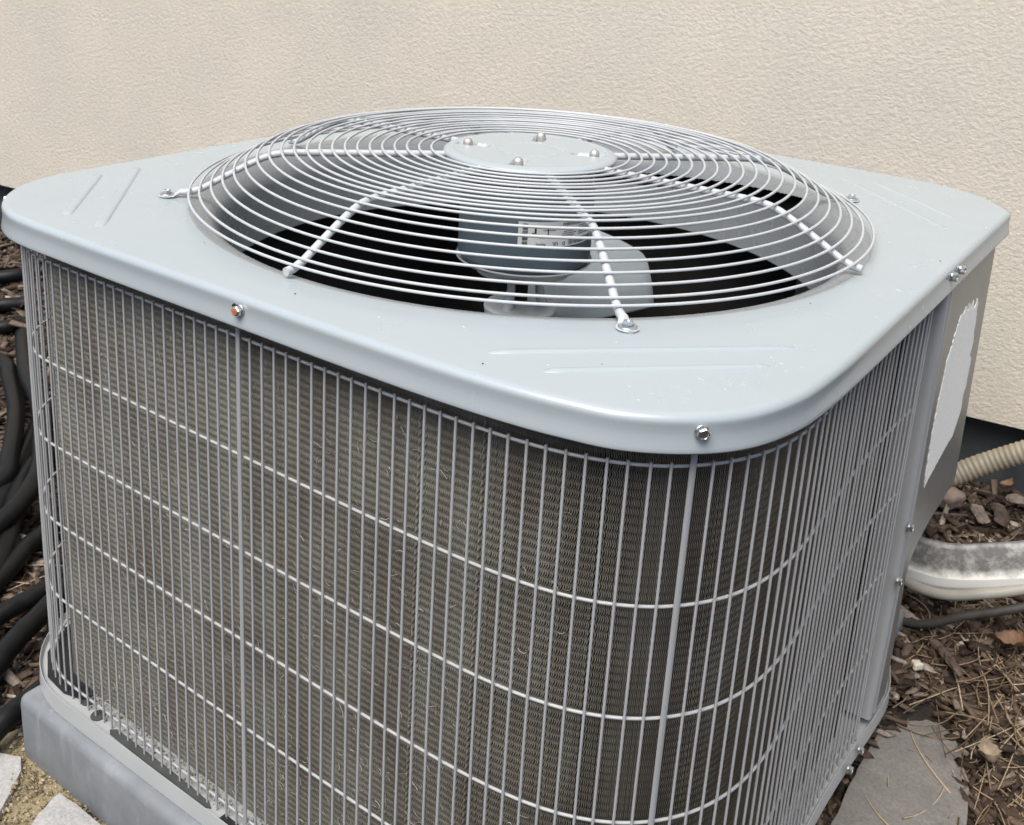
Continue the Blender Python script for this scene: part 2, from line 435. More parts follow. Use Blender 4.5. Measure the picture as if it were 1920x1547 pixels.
# wire path (s = arc length from the left strap)
TAB = [(0.1,0.0005),(0.12,0.0007),(0.14,0.0008),(0.16,0.0011),(0.18,0.0014),(0.2,0.0017),(0.22,0.0022),(0.24,0.003),(0.2599,0.004),(0.2799,0.0055),(0.2998,0.0078),(0.3195,0.011),(0.339,0.0156),(0.358,0.0218),(0.3762,0.03),(0.3933,0.0402),(0.409,0.0526),(0.4228,0.0671),(0.4346,0.0832),(0.4443,0.1007),(0.4517,0.1193),(0.4571,0.1385),(0.4606,0.1582),(0.4624,0.1781),(0.463,0.1981),(0.4628,0.2181),(0.4619,0.2381),(0.4607,0.258),(0.4594,0.278),(0.4581,0.298),(0.4568,0.3179),(0.4557,0.3379),(0.4547,0.3579),(0.4539,0.3778),(0.4533,0.3978),(0.4529,0.4178),(0.4526,0.4378),(0.4526,0.4578),(0.4528,0.4778),(0.4532,0.4978),(0.4538,0.5178),(0.4546,0.5378),(0.4556,0.5578)]
def arc(cx, cy, r, a0, a1, n):
    return [(cx + r * math.cos(math.radians(a)), cy + r * math.sin(math.radians(a))) for a in np.linspace(a0, a1, n)]
left = [(0.0, 0.0001), (-.1, 0.0001), (-.2, .0003), (-.30, .0004)] + arc(-.315, .1304, .130, 270, 180, 18)[1:] + [(-.445, .30), (-.445, .55)] + arc(-.325, .79, .12, 180, 90, 14) + [(-.2, .91), (0.1, .91), (.22, .91)]
full = list(reversed(left)) + TAB
def resample(P, step):
    P = np.asarray(P, float); d = np.r_[0, np.cumsum(np.linalg.norm(np.diff(P, axis=0), axis=1))]
    s = np.arange(0, d[-1], step)
    return np.stack([np.interp(s, d, P[:, k]) for k in range(P.shape[1])], 1), s, d
PATH, PS, PD = resample(full, 0.001)
s0 = PD[len(left) - 1]
PS = PS - s0
def smooth_poly(P, k=9, it=2):
    for _ in range(it):
        Q = P.copy()
        for i in range(k, len(P) - k): Q[i] = P[i - k:i + k + 1].mean(0)
        P = Q
    return P
PATH = smooth_poly(PATH, 7, 2)
TT = np.gradient(PATH, axis=0); TT /= np.linalg.norm(TT, axis=1)[:, None]
NN = np.stack([TT[:, 1], -TT[:, 0]], 1)          # outward normal
def at(s, off=0.0):
    x = np.interp(s, PS, PATH[:, 0]); y = np.interp(s, PS, PATH[:, 1])
    nx_ = np.interp(s, PS, NN[:, 0]); ny_ = np.interp(s, PS, NN[:, 1])
    return np.array([x + nx_ * off, y + ny_ * off]), np.array([nx_, ny_])

D = 0.0155; GA = -0.00104; GB = 0.00122
rows = [0, -.1194, -.2218, -.3239, -.4278, -.5444]
SMIN, SMAX = PS[0] + .02, 62 * D + GA + GB
# horizontal wires
hl = np.arange(SMIN, SMAX + .004, .006)
for z in rows:
    P = [(*at(s, -.0014)[0], z) for s in hl]
    V, F = tube_data(P, .0015, 8)
    part('horizontal_wire', mesh('horizontal_wire', V, F, True, 60), M_WIRE)
# vertical wires
V, F = tube_data([(0, 0, -.5574), (0, 0, -.44), (0, 0, -.28), (0, 0, -.12), (0, 0, .0041)], .00125, 8)
vw = mesh('vertical_wire', V, F, True, 50); vw.materials.append(M_WIRE)
V, F = tube_data([(0, 0, -.5574), (0.0004, 0.0002, -.44), (-.0003, 0.0003, -.28), (0.0004, 0, -.12), (0, 0, .0041)], .00125, 8)
vw2 = mesh('vertical_wire', V, F, True, 50); vw2.materials.append(M_WIRE)
i = 62
while True:
    s = i * D + (GA if i > 0 else 0) + (GB if i > 28 else 0)
    if s < SMIN: break
    if i not in (0, 28):
        p, _ = at(s, .0012)
        part('vertical_wire', vw if i % 3 else vw2, M_WIRE, None, (p[0] + random.gauss(0, .0002), p[1] + random.gauss(0, .0002), 0))
    i -= 1
# wide flattened straps under the cover screws
def strap(s):
    p, nrm = at(s, .0024)
    V, F = tube_data([(0, 0, -.575), (0, 0, -.3), (0, 0, .026)], .0027, 14, flat=[.55] * 3)
    me = mesh('guard_strap', V, F, True, 60)
    # frame of the tube: first axis N = T x a; turn the wide side along the path
    o = part('guard_strap', me, M_STRAP, None, (p[0], p[1], 0))
    o.rotation_euler = (0, 0, math.atan2(nrm[1], nrm[0]))
    return o
for s in (0.0, 28 * D + GA, -.52, -1.2): strap(s)

# ---- coil: corrugated fins, dark core
def coil(s_a, s_b, step, levels, off0, depth, z0=-.572, z1=.020, detail=True):
    S_ = np.arange(s_a, s_b, step)
    nz = levels
    z = np.linspace(z0, z1, nz)
    wave = .00068 * np.sin(2 * PI * z / .0075)
    wave2 = .00030 * np.cos(2 * PI * z / .0075)
    Vs = []; Qs = []; base = 0
    for s in S_:
        bent = min([abs(s - q_) for q_ in (.196, .202, .247, .262, .030, -.105, .318)]) < step * .55
        p, nrm = at(s, -off0 + (.0008 if bent else 0)); t = np.array([-nrm[1], nrm[0]])
        j = rng.normal(0, .00045 if bent else .00010); lean = rng.normal(0, .0001)
        w_ = wave + j + lean * z / .5
        dep = np.full(nz, depth)
        fx = p[0] + t[0] * w_ + nrm[0] * wave2; fy = p[1] + t[1] * w_ + nrm[1] * wave2
        bx = p[0] + t[0] * (w_ * .2) - nrm[0] * dep; by = p[1] + t[1] * (w_ * .2) - nrm[1] * dep
        # front edge is a thin hem of .35 mm so that it catches the light
        h = .00040
        Vs.append(np.stack([fx - t[0]*h, fy - t[1]*h, z], 1)); Vs.append(np.stack([fx + t[0]*h, fy + t[1]*h, z], 1)); Vs.append(np.stack([bx, by, z], 1))
        k = np.arange(nz - 1)
        a, b_, c_ = base, base + nz, base + 2 * nz
        Qs.append(np.stack([a + k, b_ + k, b_ + k + 1, a + k + 1], 1))
        Qs.append(np.stack([b_ + k, c_ + k, c_ + k + 1, b_ + k + 1], 1))
        base += 3 * nz
    return np.concatenate(Vs), np.concatenate(Qs)
V, Q = coil(-.350, 59.5 * D, .0021, 440, .020, .0085)
part('coil_fins', quads_mesh('coil_fins', V, Q, False), M_FIN)['kind'] = 'stuff'
V, Q = coil(PS[0] + .01, -.62, .005, 60, .020, .0055)
part('rear_coil_fins', quads_mesh('rear_coil_fins', V, Q, False), M_FIN)['kind'] = 'stuff'
def slab(s_a, s_b, o1, o2, z0, z1, name, mat, n=80):
    S_ = np.linspace(s_a, s_b, n); V = []; F = []
    for s in S_:
        a = at(s, -o1)[0]; b_ = at(s, -o2)[0]
        V += [(a[0], a[1], z0), (a[0], a[1], z1), (b_[0], b_[1], z1), (b_[0], b_[1], z0)]
    for i in range(n - 1):
        for k in range(4): F.append((4*i+k, 4*i+(k+1)%4, 4*i+4+(k+1)%4, 4*i+4+k))
    F.append((0, 1, 2, 3)); F.append((4*n-4, 4*n-1, 4*n-2, 4*n-3))
    return part(name, mesh(name, V, F, False), mat)
slab(-.351, 59.4 * D, .0287, .045, -.572, .022, 'coil_core', M_CORE)
slab(PS[0] + .005, -.61, .0287, .045, -.572, .022, 'rear_coil_core', M_CORE)
slab(-.3545, -.3515, .0195, .046, -.572, .02, 'coil_end_plate', simple('end_plate_metal', (.20, .20, .18), .5, .2), 3)
slab(59.6 * D, 60.0 * D, .0195, .046, -.572, .02, 'coil_end_plate', M_CORE, 3)

b = MB().box(.414, .417, .535, .66, -.57, .02).box(.414, .455, .645, .648, -.57, .02)  # near-black sheets added to give the gap by the post its shade
part('gap_shade_sheet', b.mesh('gap_shade_sheet'), M_CORE)
# lint on the coil: curled hairs
hv = []; hq = []; hr = []; base = 0
def hair(P, r, out):
    V, F = tube_data(P, r, 3, caps=False); out[0].append(np.array(V)); out[1].append(np.array(F) + out[2][0]); out[3].append(np.full(len(V), random.random())); out[2][0] += len(V)
out = ([], [], [0], [])
for q in range(900):
    u = random.random()
    s = random.choice([random.gauss(-.19, .045), random.gauss(.16, .05), random.uniform(-.3, .35), random.gauss(.02, .09)])
    s = max(-.305, min(.5, s))
    if q < 330: z = -.57 + random.expovariate(11) 
    else: z = random.uniform(-.55, -.03)
    z = min(-.02, max(-.56, z))
    p, nrm = at(s, -.018); t = np.array([-nrm[1], nrm[0], 0]); n3 = np.array([nrm[0], nrm[1], 0])
    a = random.uniform(0, 2 * PI); L_ = random.uniform(.004, .013); k = random.uniform(-2.8, 2.8)
    P = []; cur = np.array([p[0], p[1], z]); 
    for j in range(7):
        P.append(cur.copy()); a += k / 6 + random.gauss(0, .15)
        cur = cur + (t * math.cos(a) + np.array([0, 0, 1]) * math.sin(a)) * L_ / 6 + n3 * random.gauss(.0001, .0003)
    hair(P, random.uniform(.00012, .00028), out)
me = quads_mesh('lint', np.concatenate(out[0]), np.concatenate(out[1]))
at_ = me.attributes.new('rnd', 'FLOAT', 'POINT'); at_.data.foreach_set('value', np.concatenate(out[3]).astype(np.float32))
o = part('lint', me, M_LINT); o['kind'] = 'stuff'

# ---- cover
front = [(-.300, -.0205), (-.26, -.0206), (-.168, -.0205), (-.028, -.0182), (.11, -.0165), (.19, -.0145), (.25, -.0115), (.30, -.0065), (.34, .0005), (.384, .0135), (.426, .0440), (.4525, .0800), (.468, .130), (.4725, .180), (.4735, .25), (.472, .40), (.470, .57), (.468, .72), (.4665, .845)]
back = arc(.4545, .850, .012, 0, 50, 5)[1:] + [(.440, .890), (.415, .915), (.385, .933), (.345, .944), (.29, .948), (.1, .949), (-.15, .949)] + arc(-.315, .801, .148, 90, 180, 16) + [(-.463, .55), (-.463, .3)] + arc(-.314, .1290, .1485, 180, 266, 18)
def catmull(P, closed=True, sub=8):
    P = np.asarray(P, float); n = len(P); out = []
    for i in range(n):
        p0, p1, p2, p3 = P[(i-1) % n], P[i], P[(i+1) % n], P[(i+2) % n]
        l = np.linalg.norm(p2 - p1); k = max(1, int(l / .004))
        for j in range(k):
            t = j / k
            # centripetal-ish: clamp tangents by the segment length
            m1 = (p2 - p0); m1 = m1 / (np.linalg.norm(m1) + 1e-9) * l
            m2 = (p3 - p1); m2 = m2 / (np.linalg.norm(m2) + 1e-9) * l
            h = ((2*t**3-3*t**2+1)*p1 + (t**3-2*t**2+t)*m1 + (-2*t**3+3*t**2)*p2 + (t**3-t**2)*m2)
            out.append(h)
    return np.array(out)
OUT = catmull(front + back)
def onorm(P):
    T = np.roll(P, -1, 0) - np.roll(P, 1, 0); T /= np.linalg.norm(T, axis=1)[:, None]
    return np.stack([T[:, 1], -T[:, 0]], 1)
ON = onorm(OUT)
for _ in range(3):
    ON = ON + np.roll(ON, 1, 0) + np.roll(ON, -1, 0); ON /= np.linalg.norm(ON, axis=1)[:, None]
ZT, ZS = .0497, .0205
prof = [(-.0012, ZS + .0006), (-.0002, ZS - .0002), (.0010, ZS), (.0013, ZS + .0012), (.0008, ZS + .004), (.0002, ZS + .0075), (-.0006, ZS + .012), (-.0008, ZS + .0165), (-.0005, ZT - .0080)]
for a in np.linspace(8, 90, 9):
    ra = math.radians(a); prof.append((-.0068 * (1 - math.cos(ra)) - .0003, ZT - .0068 + .0068 * math.sin(ra)))
prof += [(-.0095, ZT + .0001)]
loops = [np.column_stack([OUT + ON * o_, np.full(len(OUT), z_)]) for o_, z_ in prof]
ang = np.arctan2(OUT[:, 1] - CY, OUT[:, 0] - CX)
inner = loops[-1]
def circ(r, z): return np.column_stack([CX + r * np.cos(ang), CY + r * np.sin(ang), np.full(len(ang), z)])
c0 = circ(.428, ZT + .0002)
for f in (.25, .5, .75): loops.append(inner * (1 - f) + c0 * f)
loops.append(c0)
loops.append(circ(.418, ZT - .0004)); loops.append(circ(.409, ZT - .0007)); loops.append(circ(.401, ZT - .0011)); loops.append(circ(.3955, ZT - .0018))
n = len(OUT); V = np.concatenate(loops); K = np.arange(n); K2 = (K + 1) % n
Q = np.concatenate([np.stack([i*n + K, i*n + K2, (i+1)*n + K2, (i+1)*n + K], 1) for i in range(len(loops) - 1)])
cover = part('top_cover', quads_mesh('top_cover', V, Q, True), M_CAP)

# stamped ribs of the cover, two across each corner
def rib(p0, p1, w_=.0042, h=.0013):
    p0 = np.array(p0); p1 = np.array(p1); d = p1 - p0; L_ = np.linalg.norm(d); d /= L_; nrm = np.array([-d[1], d[0]])
    V = []; F = []; m = 24; kk = 9
    for i in range(m):
        u = i / (m - 1); e = min(1, (min(u, 1 - u) * L_) / .008); e = math.sin(e * PI / 2)
        for k in range(kk):
            v = -1 + 2 * k / (kk - 1)
            q = p0 + d * L_ * u + nrm * v * w_ * (0.75 + .25 * e)
            V.append((q[0], q[1], ZT - .0003 + h * e * (max(0.0, 1 - abs(v) ** 4)) + .0002))
    for i in range(m - 1):
        for k in range(kk - 1): F.append((i*kk+k, (i+1)*kk+k, (i+1)*kk+k+1, i*kk+k+1))
    me = mesh('stamped_rib', V, F, True)
    return part('stamped_rib', me, M_CAP)
for a, b_, w_, h_ in [((-.4237, .149), (-.295, .020), .0060, .0022), ((-.4237, .204), (-.236, .0193), .0066, .0024),
             ((.2503, .0325), (.432, .2159), .0040, .0022), ((.3030, .0332), (.431, .1648), .0040, .0022),
             ((.2866, .8785), (.420, .7597), .0042, .0013), ((.2407, .8725), (.4216, .7054), .0042, .0013),
             ((-.295, .885), (-.4237, .757), .0042, .0013), ((-.236, .885), (-.4237, .702), .0042, .0013)]:
    r_ = rib(a, b_, w_, h_)

# small scuffs where the paint of the cover is chipped pale
sv = MB()
def fleck(x, y, l, wd_, a):
    d = np.array([math.cos(a), math.sin(a)]); e = np.array([-d[1], d[0]]); k = random.uniform(-.4, .4)
    c = np.array([x, y]); P = [c - d*l, c - d*l*.3 + e*wd_*(1+k), c + d*l, c + d*l*.1 - e*wd_]
    sv.put([(q[0], q[1], ZT + .00045) for q in P] + [(q[0], q[1], ZT + .0001) for q in P], [(0,1,2,3),(0,4,5,1),(1,5,6,2),(2,6,7,3),(3,7,4,0)])
for q in range(46):      # a worn arc along the near corner
    t = random.random()
    a = math.radians(-62 + 70 * t + random.gauss(0, 2))
    R_ = .131 + random.gauss(0, .009)
    fleck(.300 + R_ * math.cos(a) * 1.02, .165 + R_ * math.sin(a), random.choice([.0003, .0004, .0005, .0012, .0018]) * random.uniform(.6, 1.2), random.uniform(.00012, .00028), random.uniform(0, PI))
for x, y in [(.205, .062), (.212, .055), (.30, .045), (.441, .40), (.45, .43), (-.33, .09), (-.20, .10), (.14, .03), (.44, .52)]:
    fleck(x, y, random.uniform(.001, .003), .0004, random.uniform(0, PI))
part('paint_scuffs', sv.mesh('paint_scuffs'), simple('pale_scuff', (.62, .64, .64), .5, .05))['kind'] = 'stuff'

dv = MB()
rk = random.Random(21)
for x, y in [(.330, .075), (.262, .012), (-.055, .10), (.36, .28), (.455, .56), (-.12, .06), (-.30, .20), (.05, .020), (.40, .33), (-.38, .33)]:
    r_ = rk.uniform(.0005, .0011); a = rk.uniform(0, 3)
    V = [(x + r_*1.6*math.cos(a), y + r_*1.6*math.sin(a), ZT + .0004), (x + r_*math.cos(a+2), y + r_*math.sin(a+2), ZT + .0004), (x + r_*math.cos(a+4), y + r_*math.sin(a+4), ZT + .0004), (x, y, ZT + .0013)]
    dv.put(V, [(0,1,3), (1,2,3), (2,0,3), (0,2,1)])
part('debris_specks', dv.mesh('debris_specks'), M_CORE)['kind'] = 'stuff'

# ---- fan shroud: rolled lip, cylinder and the long slot
tv = []
rho = .0335
for t in np.arange(0, rho * PI / 2, .001): tv.append((.3955 - rho * math.sin(t / rho), ZT - .0018 - rho * (1 - math.cos(t / rho)) - .0001))
zz = tv[-1][1]
while zz > -.055: zz -= .0010; tv.append((.362, zz))
tv.append((.3655, -.0565))
NA = 1100; th = np.linspace(0, 2 * PI, NA, endpoint=False)
V = np.concatenate([np.column_stack([CX + r_ * np.cos(th), CY + r_ * np.sin(th), np.full(NA, z_)]) for r_, z_ in tv])
Qs = []
for i in range(len(tv) - 1):
    K = np.arange(NA); K2 = (K + 1) % NA
    deg = np.degrees(th + PI / NA); zm = (tv[i][1] + tv[i+1][1]) / 2
    zc = .034 - .026 * (deg - 50) / 44
    e = np.clip(np.maximum(52.5 - deg, deg - 112), 0, None) * .0064
    keep = ~((e < .0095) & (np.abs(zm - zc) < np.sqrt(np.clip(.0095**2 - e**2, 0, None))))
    Qs.append(np.stack([i*NA + K, (i+1)*NA + K, (i+1)*NA + K2, i*NA + K2], 1)[keep])
me = quads_mesh('fan_shroud', V, np.concatenate(Qs), True)
shroud = part('fan_shroud', me, M_SHROUD)
# dark deck under the cover round the shroud keeps the body closed
b = MB(); n = 64; V = []; F = []
for k in range(n):
    a = 2*PI*k/n; V.append((CX + .372*math.cos(a), CY + .372*math.sin(a), -.005)); V.append((CX + .405*math.cos(a), CY + .405*math.sin(a), .026))
for k in range(n): j = (k+1) % n; F.append((2*k, 2*k+1, 2*j+1, 2*j))
part('inner_baffle', mesh('inner_baffle', V, F, True), M_CORE)

# ---- fan guard
RT = [(.425, .0525), (.41, .0545), (.392, .0575), (.38, .0618), (.358, .0742), (.33, .0895), (.312, .0980), (.300, .1020), (.287, .1040), (.27, .1045), (.1, .1050), (.0, .1050)]
def zp(r): return float(np.interp(r, [q[0] for q in RT][::-1], [q[1] for q in RT][::-1]))
GC = (CX, CY, 0.0)
# plate with rim, pressed circle and slots round the four nuts
nut_az = [-66, 26, 114, 203]
nr, na = 70, 200
V = []; F = []
for i in range(nr + 1):
    r_ = .1035 * i / nr
    for k in range(na):
        a = 2 * PI * k / na; z_ = .1105
        z_ -= .0009 * math.exp(-((r_ - .037) / .0014) ** 2) * (.35 if (k % 25) < 3 else 1)
        z_ += .0008 * math.exp(-((r_ - .093) / .0020) ** 2)
        if r_ > .097: z_ -= .0034 * ((r_ - .097) / .0065) ** 2
        for q in nut_az:
            qa = math.radians(q); x_, y_ = r_*math.cos(a), r_*math.sin(a)
            u = x_*math.cos(qa) + y_*math.sin(qa); v = -x_*math.sin(qa) + y_*math.cos(qa)
            d_ = math.hypot(max(0, abs(u - .070) - .013), v)
            z_ -= .0062 * (1 - min(1, max(0, (d_ - .0062) / .0016)))
        V.append((x_ if False else r_*math.cos(a), r_*math.sin(a), z_))
for i in range(nr):
    for k in range(na): F.append((i*na+k, (i+1)*na+k, (i+1)*na+(k+1)%na, i*na+(k+1)%na))
base = len(V)
for k in range(na): a = 2*PI*k/na; V.append((.1028*math.cos(a), .1028*math.sin(a), .1040))
for k in range(na): F.append((nr*na+k, base+k, base+(k+1)%na, nr*na+(k+1)%na))
F.append(tuple(base + k for k in range(na))[::-1])
guard = part('fan_guard', mesh('fan_guard', V, F, True, 60), M_CAP, None, GC)
# rings, evenly spaced along the slope
rr = np.linspace(.395, .108, 600); zz_ = np.array([zp(r_) for r_ in rr]); sl = np.r_[0, np.cumsum(np.hypot(np.diff(rr), np.diff(zz_)))]
u = 0.0; k = 0
while u < sl[-1] - .001:
    r_ = float(np.interp(u, sl, rr)); z_ = zp(r_) + .0040
    th_ = np.linspace(0, 2*PI, 160, endpoint=False)
    tl = (random.gauss(0, .0004), random.gauss(0, .0004))
    P = np.column_stack([r_*np.cos(th_), r_*np.sin(th_), z_ + tl[0]*np.cos(th_) + tl[1]*np.sin(th_)])
    V, F = tube_data(P, .00152, 8, closed=True)
    add('guard_ring', mesh('guard_ring', V, F, True), M_GUARD, guard)
    u += .0122 if k == 0 else .01452
    k += 1
A0 = -0.769
bolt_me = hexbolt('bolt', .0048, .0056, .0085); bolt_me.materials.append(M_ZINC)
for k in range(8):
    a = A0 - k * PI / 4; bolted = k % 2 == 0
    if bolted:
        rs_ = [.085, .12, .2, .27, .287, .300, .312, .33, .358, .38, .392, .400, .406, .4105, .413, .4165, .4205, .4245, .428, .4300]
        z0 = [zp(q) - .0014 for q in rs_]
        rad = [.0042] * 12 + [.0046, .0058, .0077, .0093, .0100, .0092, .0066, .0030]
        fl = [1.0] * 12 + [.75, .36, .20, .15, .14, .15, .2, .4]
        for j in range(12, 20): z0[j] = float(np.interp(j, [12, 13, 14, 19], [.0555, .0528, .0513, .0512]))
    else:
        rs_ = [.085, .12, .2, .27, .287, .300, .312, .33, .358, .38, .392, .4015]
        z0 = [zp(q) - .0014 for q in rs_]; rad = [.0042] * 12; fl = [1.0] * 12; z0[-1] = .0553
    # build along +x with N sideways, B upward so that the end flattens upright
    V = []; F = []; n = 12; m = len(rs_)
    for i in range(m):
        for q in range(n):
            an = 2*PI*q/n; sgn = 1 if math.sin(an) >= 0 else 1
            V.append((rs_[i], rad[i]*math.cos(an), z0[i] + rad[i]*fl[i]*math.sin(an)))
    for i in range(m-1):
        for q in range(n): F.append((i*n+q, (i+1)*n+q, (i+1)*n+(q+1)%n, i*n+(q+1)%n))
    F.append(tuple(range(n))); F.append(tuple((m-1)*n+q for q in range(n))[::-1])
    sp = add('guard_spoke', mesh('guard_spoke', V, F, True, 60), M_GUARD, guard, (0, 0, 0), (0, 0, a))
    if bolted:
        add('bolt', bolt_me, M_ZINC, guard, (.4205*math.cos(a), .4205*math.sin(a), .0523), (0, 0, random.random()))
nut = lathe('acorn_nut', [(.0062, .1045), (.0062, .1085), (.0060, .1120)] + [(.0058*math.cos(math.radians(q)), .1122 + .0052*math.sin(math.radians(q))) for q in (10, 25, 40, 55, 70, 82, 90)], 20, 60)
nut.materials.append(M_NUT)
for q in nut_az:
    a = math.radians(q); add('acorn_nut', nut, M_NUT, guard, (.0765*math.cos(a), .0765*math.sin(a), 0))

# ---- motor, hanging under the guard plate
motor = part('motor', lathe('motor', [(0, .080), (.070, .080), (.078, .077), (.081, .070), (.081, -.014), (.0795, -.019), (.074, -.0235), (.05, -.030), (.045, -.034), (.0, -.034)], 72, 40), M_MOTOR, None, GC)
for q in nut_az:
    a = math.radians(q); V, F = tube_data([(.0765*math.cos(a), .0765*math.sin(a), .070), (.0765*math.cos(a), .0765*math.sin(a), .106)], .0025, 8)
    add('mounting_stud', mesh('mounting_stud', V, F, True, 50), M_NUT, motor)
add('end_bell', lathe('end_bell', [(.0832, -.0195), (.0832, -.0215), (.078, -.0260), (.060, -.0330), (.058, -.040), (.02, -.042), (0, -.042)], 72, 35), M_ALU, motor)
# rating label
la0, la1, lz0, lz1 = -62, 16, .0135, .0440
def cylpt(u, v, r=.0814):       # u 0..1 along, v 0..1 up
    a = math.radians(la0 + (la1 - la0) * u); return (r*math.cos(a), r*math.sin(a), lz0 + (lz1 - lz0) * v)
V = []; F = []; m = 24
for i in range(m+1): V += [cylpt(i/m, 0), cylpt(i/m, 1)]
for i in range(m): F.append((2*i, 2*i+2, 2*i+3, 2*i+1))
lab = add('rating_label', mesh('rating_label', V, F, True), simple('label_paper', (.62, .64, .62), .5, .03), motor)
ink = MB()
def bar(u0, u1, v0, v1):
    nseg = max(1, int((u1-u0)*20)); 
    for s_ in range(nseg):
        a, b_ = u0+(u1-u0)*s_/nseg, u0+(u1-u0)*(s_+1)/nseg
        ink.put([cylpt(a, v0, .0817), cylpt(b_, v0, .0817), cylpt(b_, v1, .0817), cylpt(a, v1, .0817)], [(0,1,2,3)])
rl = random.Random(3)
v = .10
while v < .93:                                   # barcode on the left end (bars lie along the label)
    h = rl.choice([.015, .022, .035]); bar(.045, .10, v, v + h); v += h + rl.choice([.014, .02, .03])
u = .56
while u < .97:
    h = rl.choice([.003, .005, .009]); bar(u, u + h, .06, .27); u += h + rl.choice([.004, .006])
u = .48
while u < .97:
    h = rl.choice([.003, .005, .009]); bar(u, u + h, .82, .95); u += h + rl.choice([.004, .006])
for row, (ua, ub) in zip((.74, .66, .58, .50, .42, .34), ((.30, .42), (.26, .40), (.5, .62), (.48, .66), (.46, .64), (.5, .6))):
    u = ua
    while u < ub: h = rl.uniform(.008, .02); bar(u, u + h, row, row + .035); u += h + .006
for row in (.72, .64, .56, .48, .40):
    u = .70
    while u < .95: h = rl.uniform(.008, .022); bar(u, u + h, row, row + .035); u += h + .006
bar(.17, .19, .55, .78); bar(.14, .19, .55, .58); bar(.22, .32, .38, .40); bar(.31, .32, .38, .74)
add('printing', ink.mesh('printing'), simple('black_ink', (.015, .015, .016), .5, .1), lab)
def text_on_label(txt, u, v, size, flip=True):
    cu = bpy.data.curves.new('text', 'FONT'); cu.body = txt; cu.size = size; cu.align_x = 'CENTER'; cu.resolution_u = 2; cu.offset = size*.012
    to = bpy.data.objects.new('text', cu); COL.objects.link(to)
    dg = bpy.context.evaluated_depsgraph_get(); me = bpy.data.meshes.new_from_object(to.evaluated_get(dg))
    bpy.data.objects.remove(to)
    arcl = math.radians(la1 - la0) * .0817
    for vt in me.vertices:
        x_, y_ = (-vt.co.x, -vt.co.y) if flip else (vt.co.x, vt.co.y)
        vt.co = cylpt(u + x_/arcl, v + y_/(lz1-lz0), .0818)
    me.name = 'lettering'
    add('lettering', me, bpy.data.materials['black_ink'], lab)
text_on_label('RoHS', .24, .17, .0050); text_on_label('UL', .40, .20, .0062); text_on_label('D', .50, .20, .0058)

# ---- fan under the motor
fan = part('fan_hub', lathe('fan_hub', [(0, -.080), (.012, -.080), (.016, -.084), (.043, -.0855), (.0455, -.088), (.044, -.098), (.03, -.118), (0, -.120)], 48, 40), M_ALU, None, GC)
add('shaft', lathe('shaft', [(.0, -.034), (.0085, -.034), (.0085, -.09), (0, -.09)], 16, 50), M_CORE, fan)
for q in (0, 120, 240):
    V, F = tube_data([(.030, 0, -.092), (.026, 0, -.080), (.022, .0, -.060), (.024, 0, -.040)], [.009, .007, .005, .005], 8)
    add('hub_bracket', mesh('hub_bracket', V, F, True, 50), M_ALU, fan, (0, 0, 0), (0, 0, math.radians(q + 150)))
def blade():
    nr_, na_ = 14, 14; V = []; F = []
    for i in range(nr_ + 1):
        f = i / nr_; r_ = .040 + .306 * f
        a_lead = math.radians(-24 + 6 * f); a_trail = math.radians(34 - 20 * f)
        if f > .93: 
            e = (f - .93) / .07; a_lead += math.radians(3) * e**3; a_trail -= math.radians(8) * e**3
        for k in range(na_ + 1):
            g = k / na_; a = a_lead + (a_trail - a_lead) * g
            pitch = (-.125 - .030 * f) + (.022 + .056 * f) * g ** .36
            rq = r_ * (1 - .12 * f * max(0, 1 - g * 3))
            V.append((rq*math.cos(a), rq*math.sin(a), pitch))
    m_ = na_ + 1
    for i in range(nr_):
        for k in range(na_): F.append((i*m_+k, (i+1)*m_+k, (i+1)*m_+k+1, i*m_+k+1))
    n0 = len(V); V += [(v[0], v[1], v[2] - .0018) for v in V]
    F += [tuple(q + n0 for q in f[::-1]) for f in F]
    rim = [k for k in range(m_)] + [i*m_+na_ for i in range(1, nr_+1)] + [nr_*m_+k for k in range(na_-1, -1, -1)] + [i*m_ for i in range(nr_-1, 0, -1)]
    for a, b_ in zip(rim, rim[1:] + rim[:1]): F.append((b_, a, a + n0, b_ + n0))
    return mesh('fan_blade', V, F, True, 40)
M_BLADE = paint('fan_blade_metal', (.28, .315, .325), .40, .08, .5, 0, .5)
bl = blade(); bl.materials.append(M_BLADE)
for q in (100, -20, 226): add('fan_blade', bl, M_BLADE, fan, (0, 0, 0), (0, 0, math.radians(q)))
rv = lathe('rivet', [(0, .002), (.003, .0015), (.0042, 0)], 12, 60); rv.materials.append(M_ALU)

# ---- cover screws
def screw(p, nrm, me, name='screw', mat=None, spin=0.3):
    q = Vector(nrm).to_track_quat('Z', 'Y'); e = (q.to_matrix() @ Matrix.Rotation(spin, 3, 'Z')).to_euler()
    return part(name, me, mat or M_ZINC, None, p, e)
sm = hexbolt('screw', .0050, .0056, .0056); sm.materials.append(M_ZINC)
def outline_at(x=None, y=None, side=None, off=.0):
    if side == 'front': i = int(np.argmin(np.abs(OUT[:, 0] - x) + (OUT[:, 1] > .1) * 9 ))
    elif side == 'right': i = int(np.argmin(np.abs(OUT[:, 1] - y) + (OUT[:, 0] < .3) * 9))
    else: i = int(np.argmin(np.hypot(OUT[:, 0] - x, OUT[:, 1] - y)))
    return OUT[i] + ON[i] * off, ON[i]
p, nn = outline_at(.019, side='front'); rusty = screw((p[0], p[1], .0375), (nn[0], nn[1], 0.0), sm)
add('rusty_cap', lathe('rusty_cap', [(0, .0068), (.0032, .0067), (.0038, .0058), (.0038, .0045)], 20, 50), M_RUST, rusty)
add('screw_hole', lathe('screw_hole', [(0, .0016), (.0022, .0014), (.0024, .0)], 16, 50), M_BLACK, rusty, (-.0052, .0040, 0))
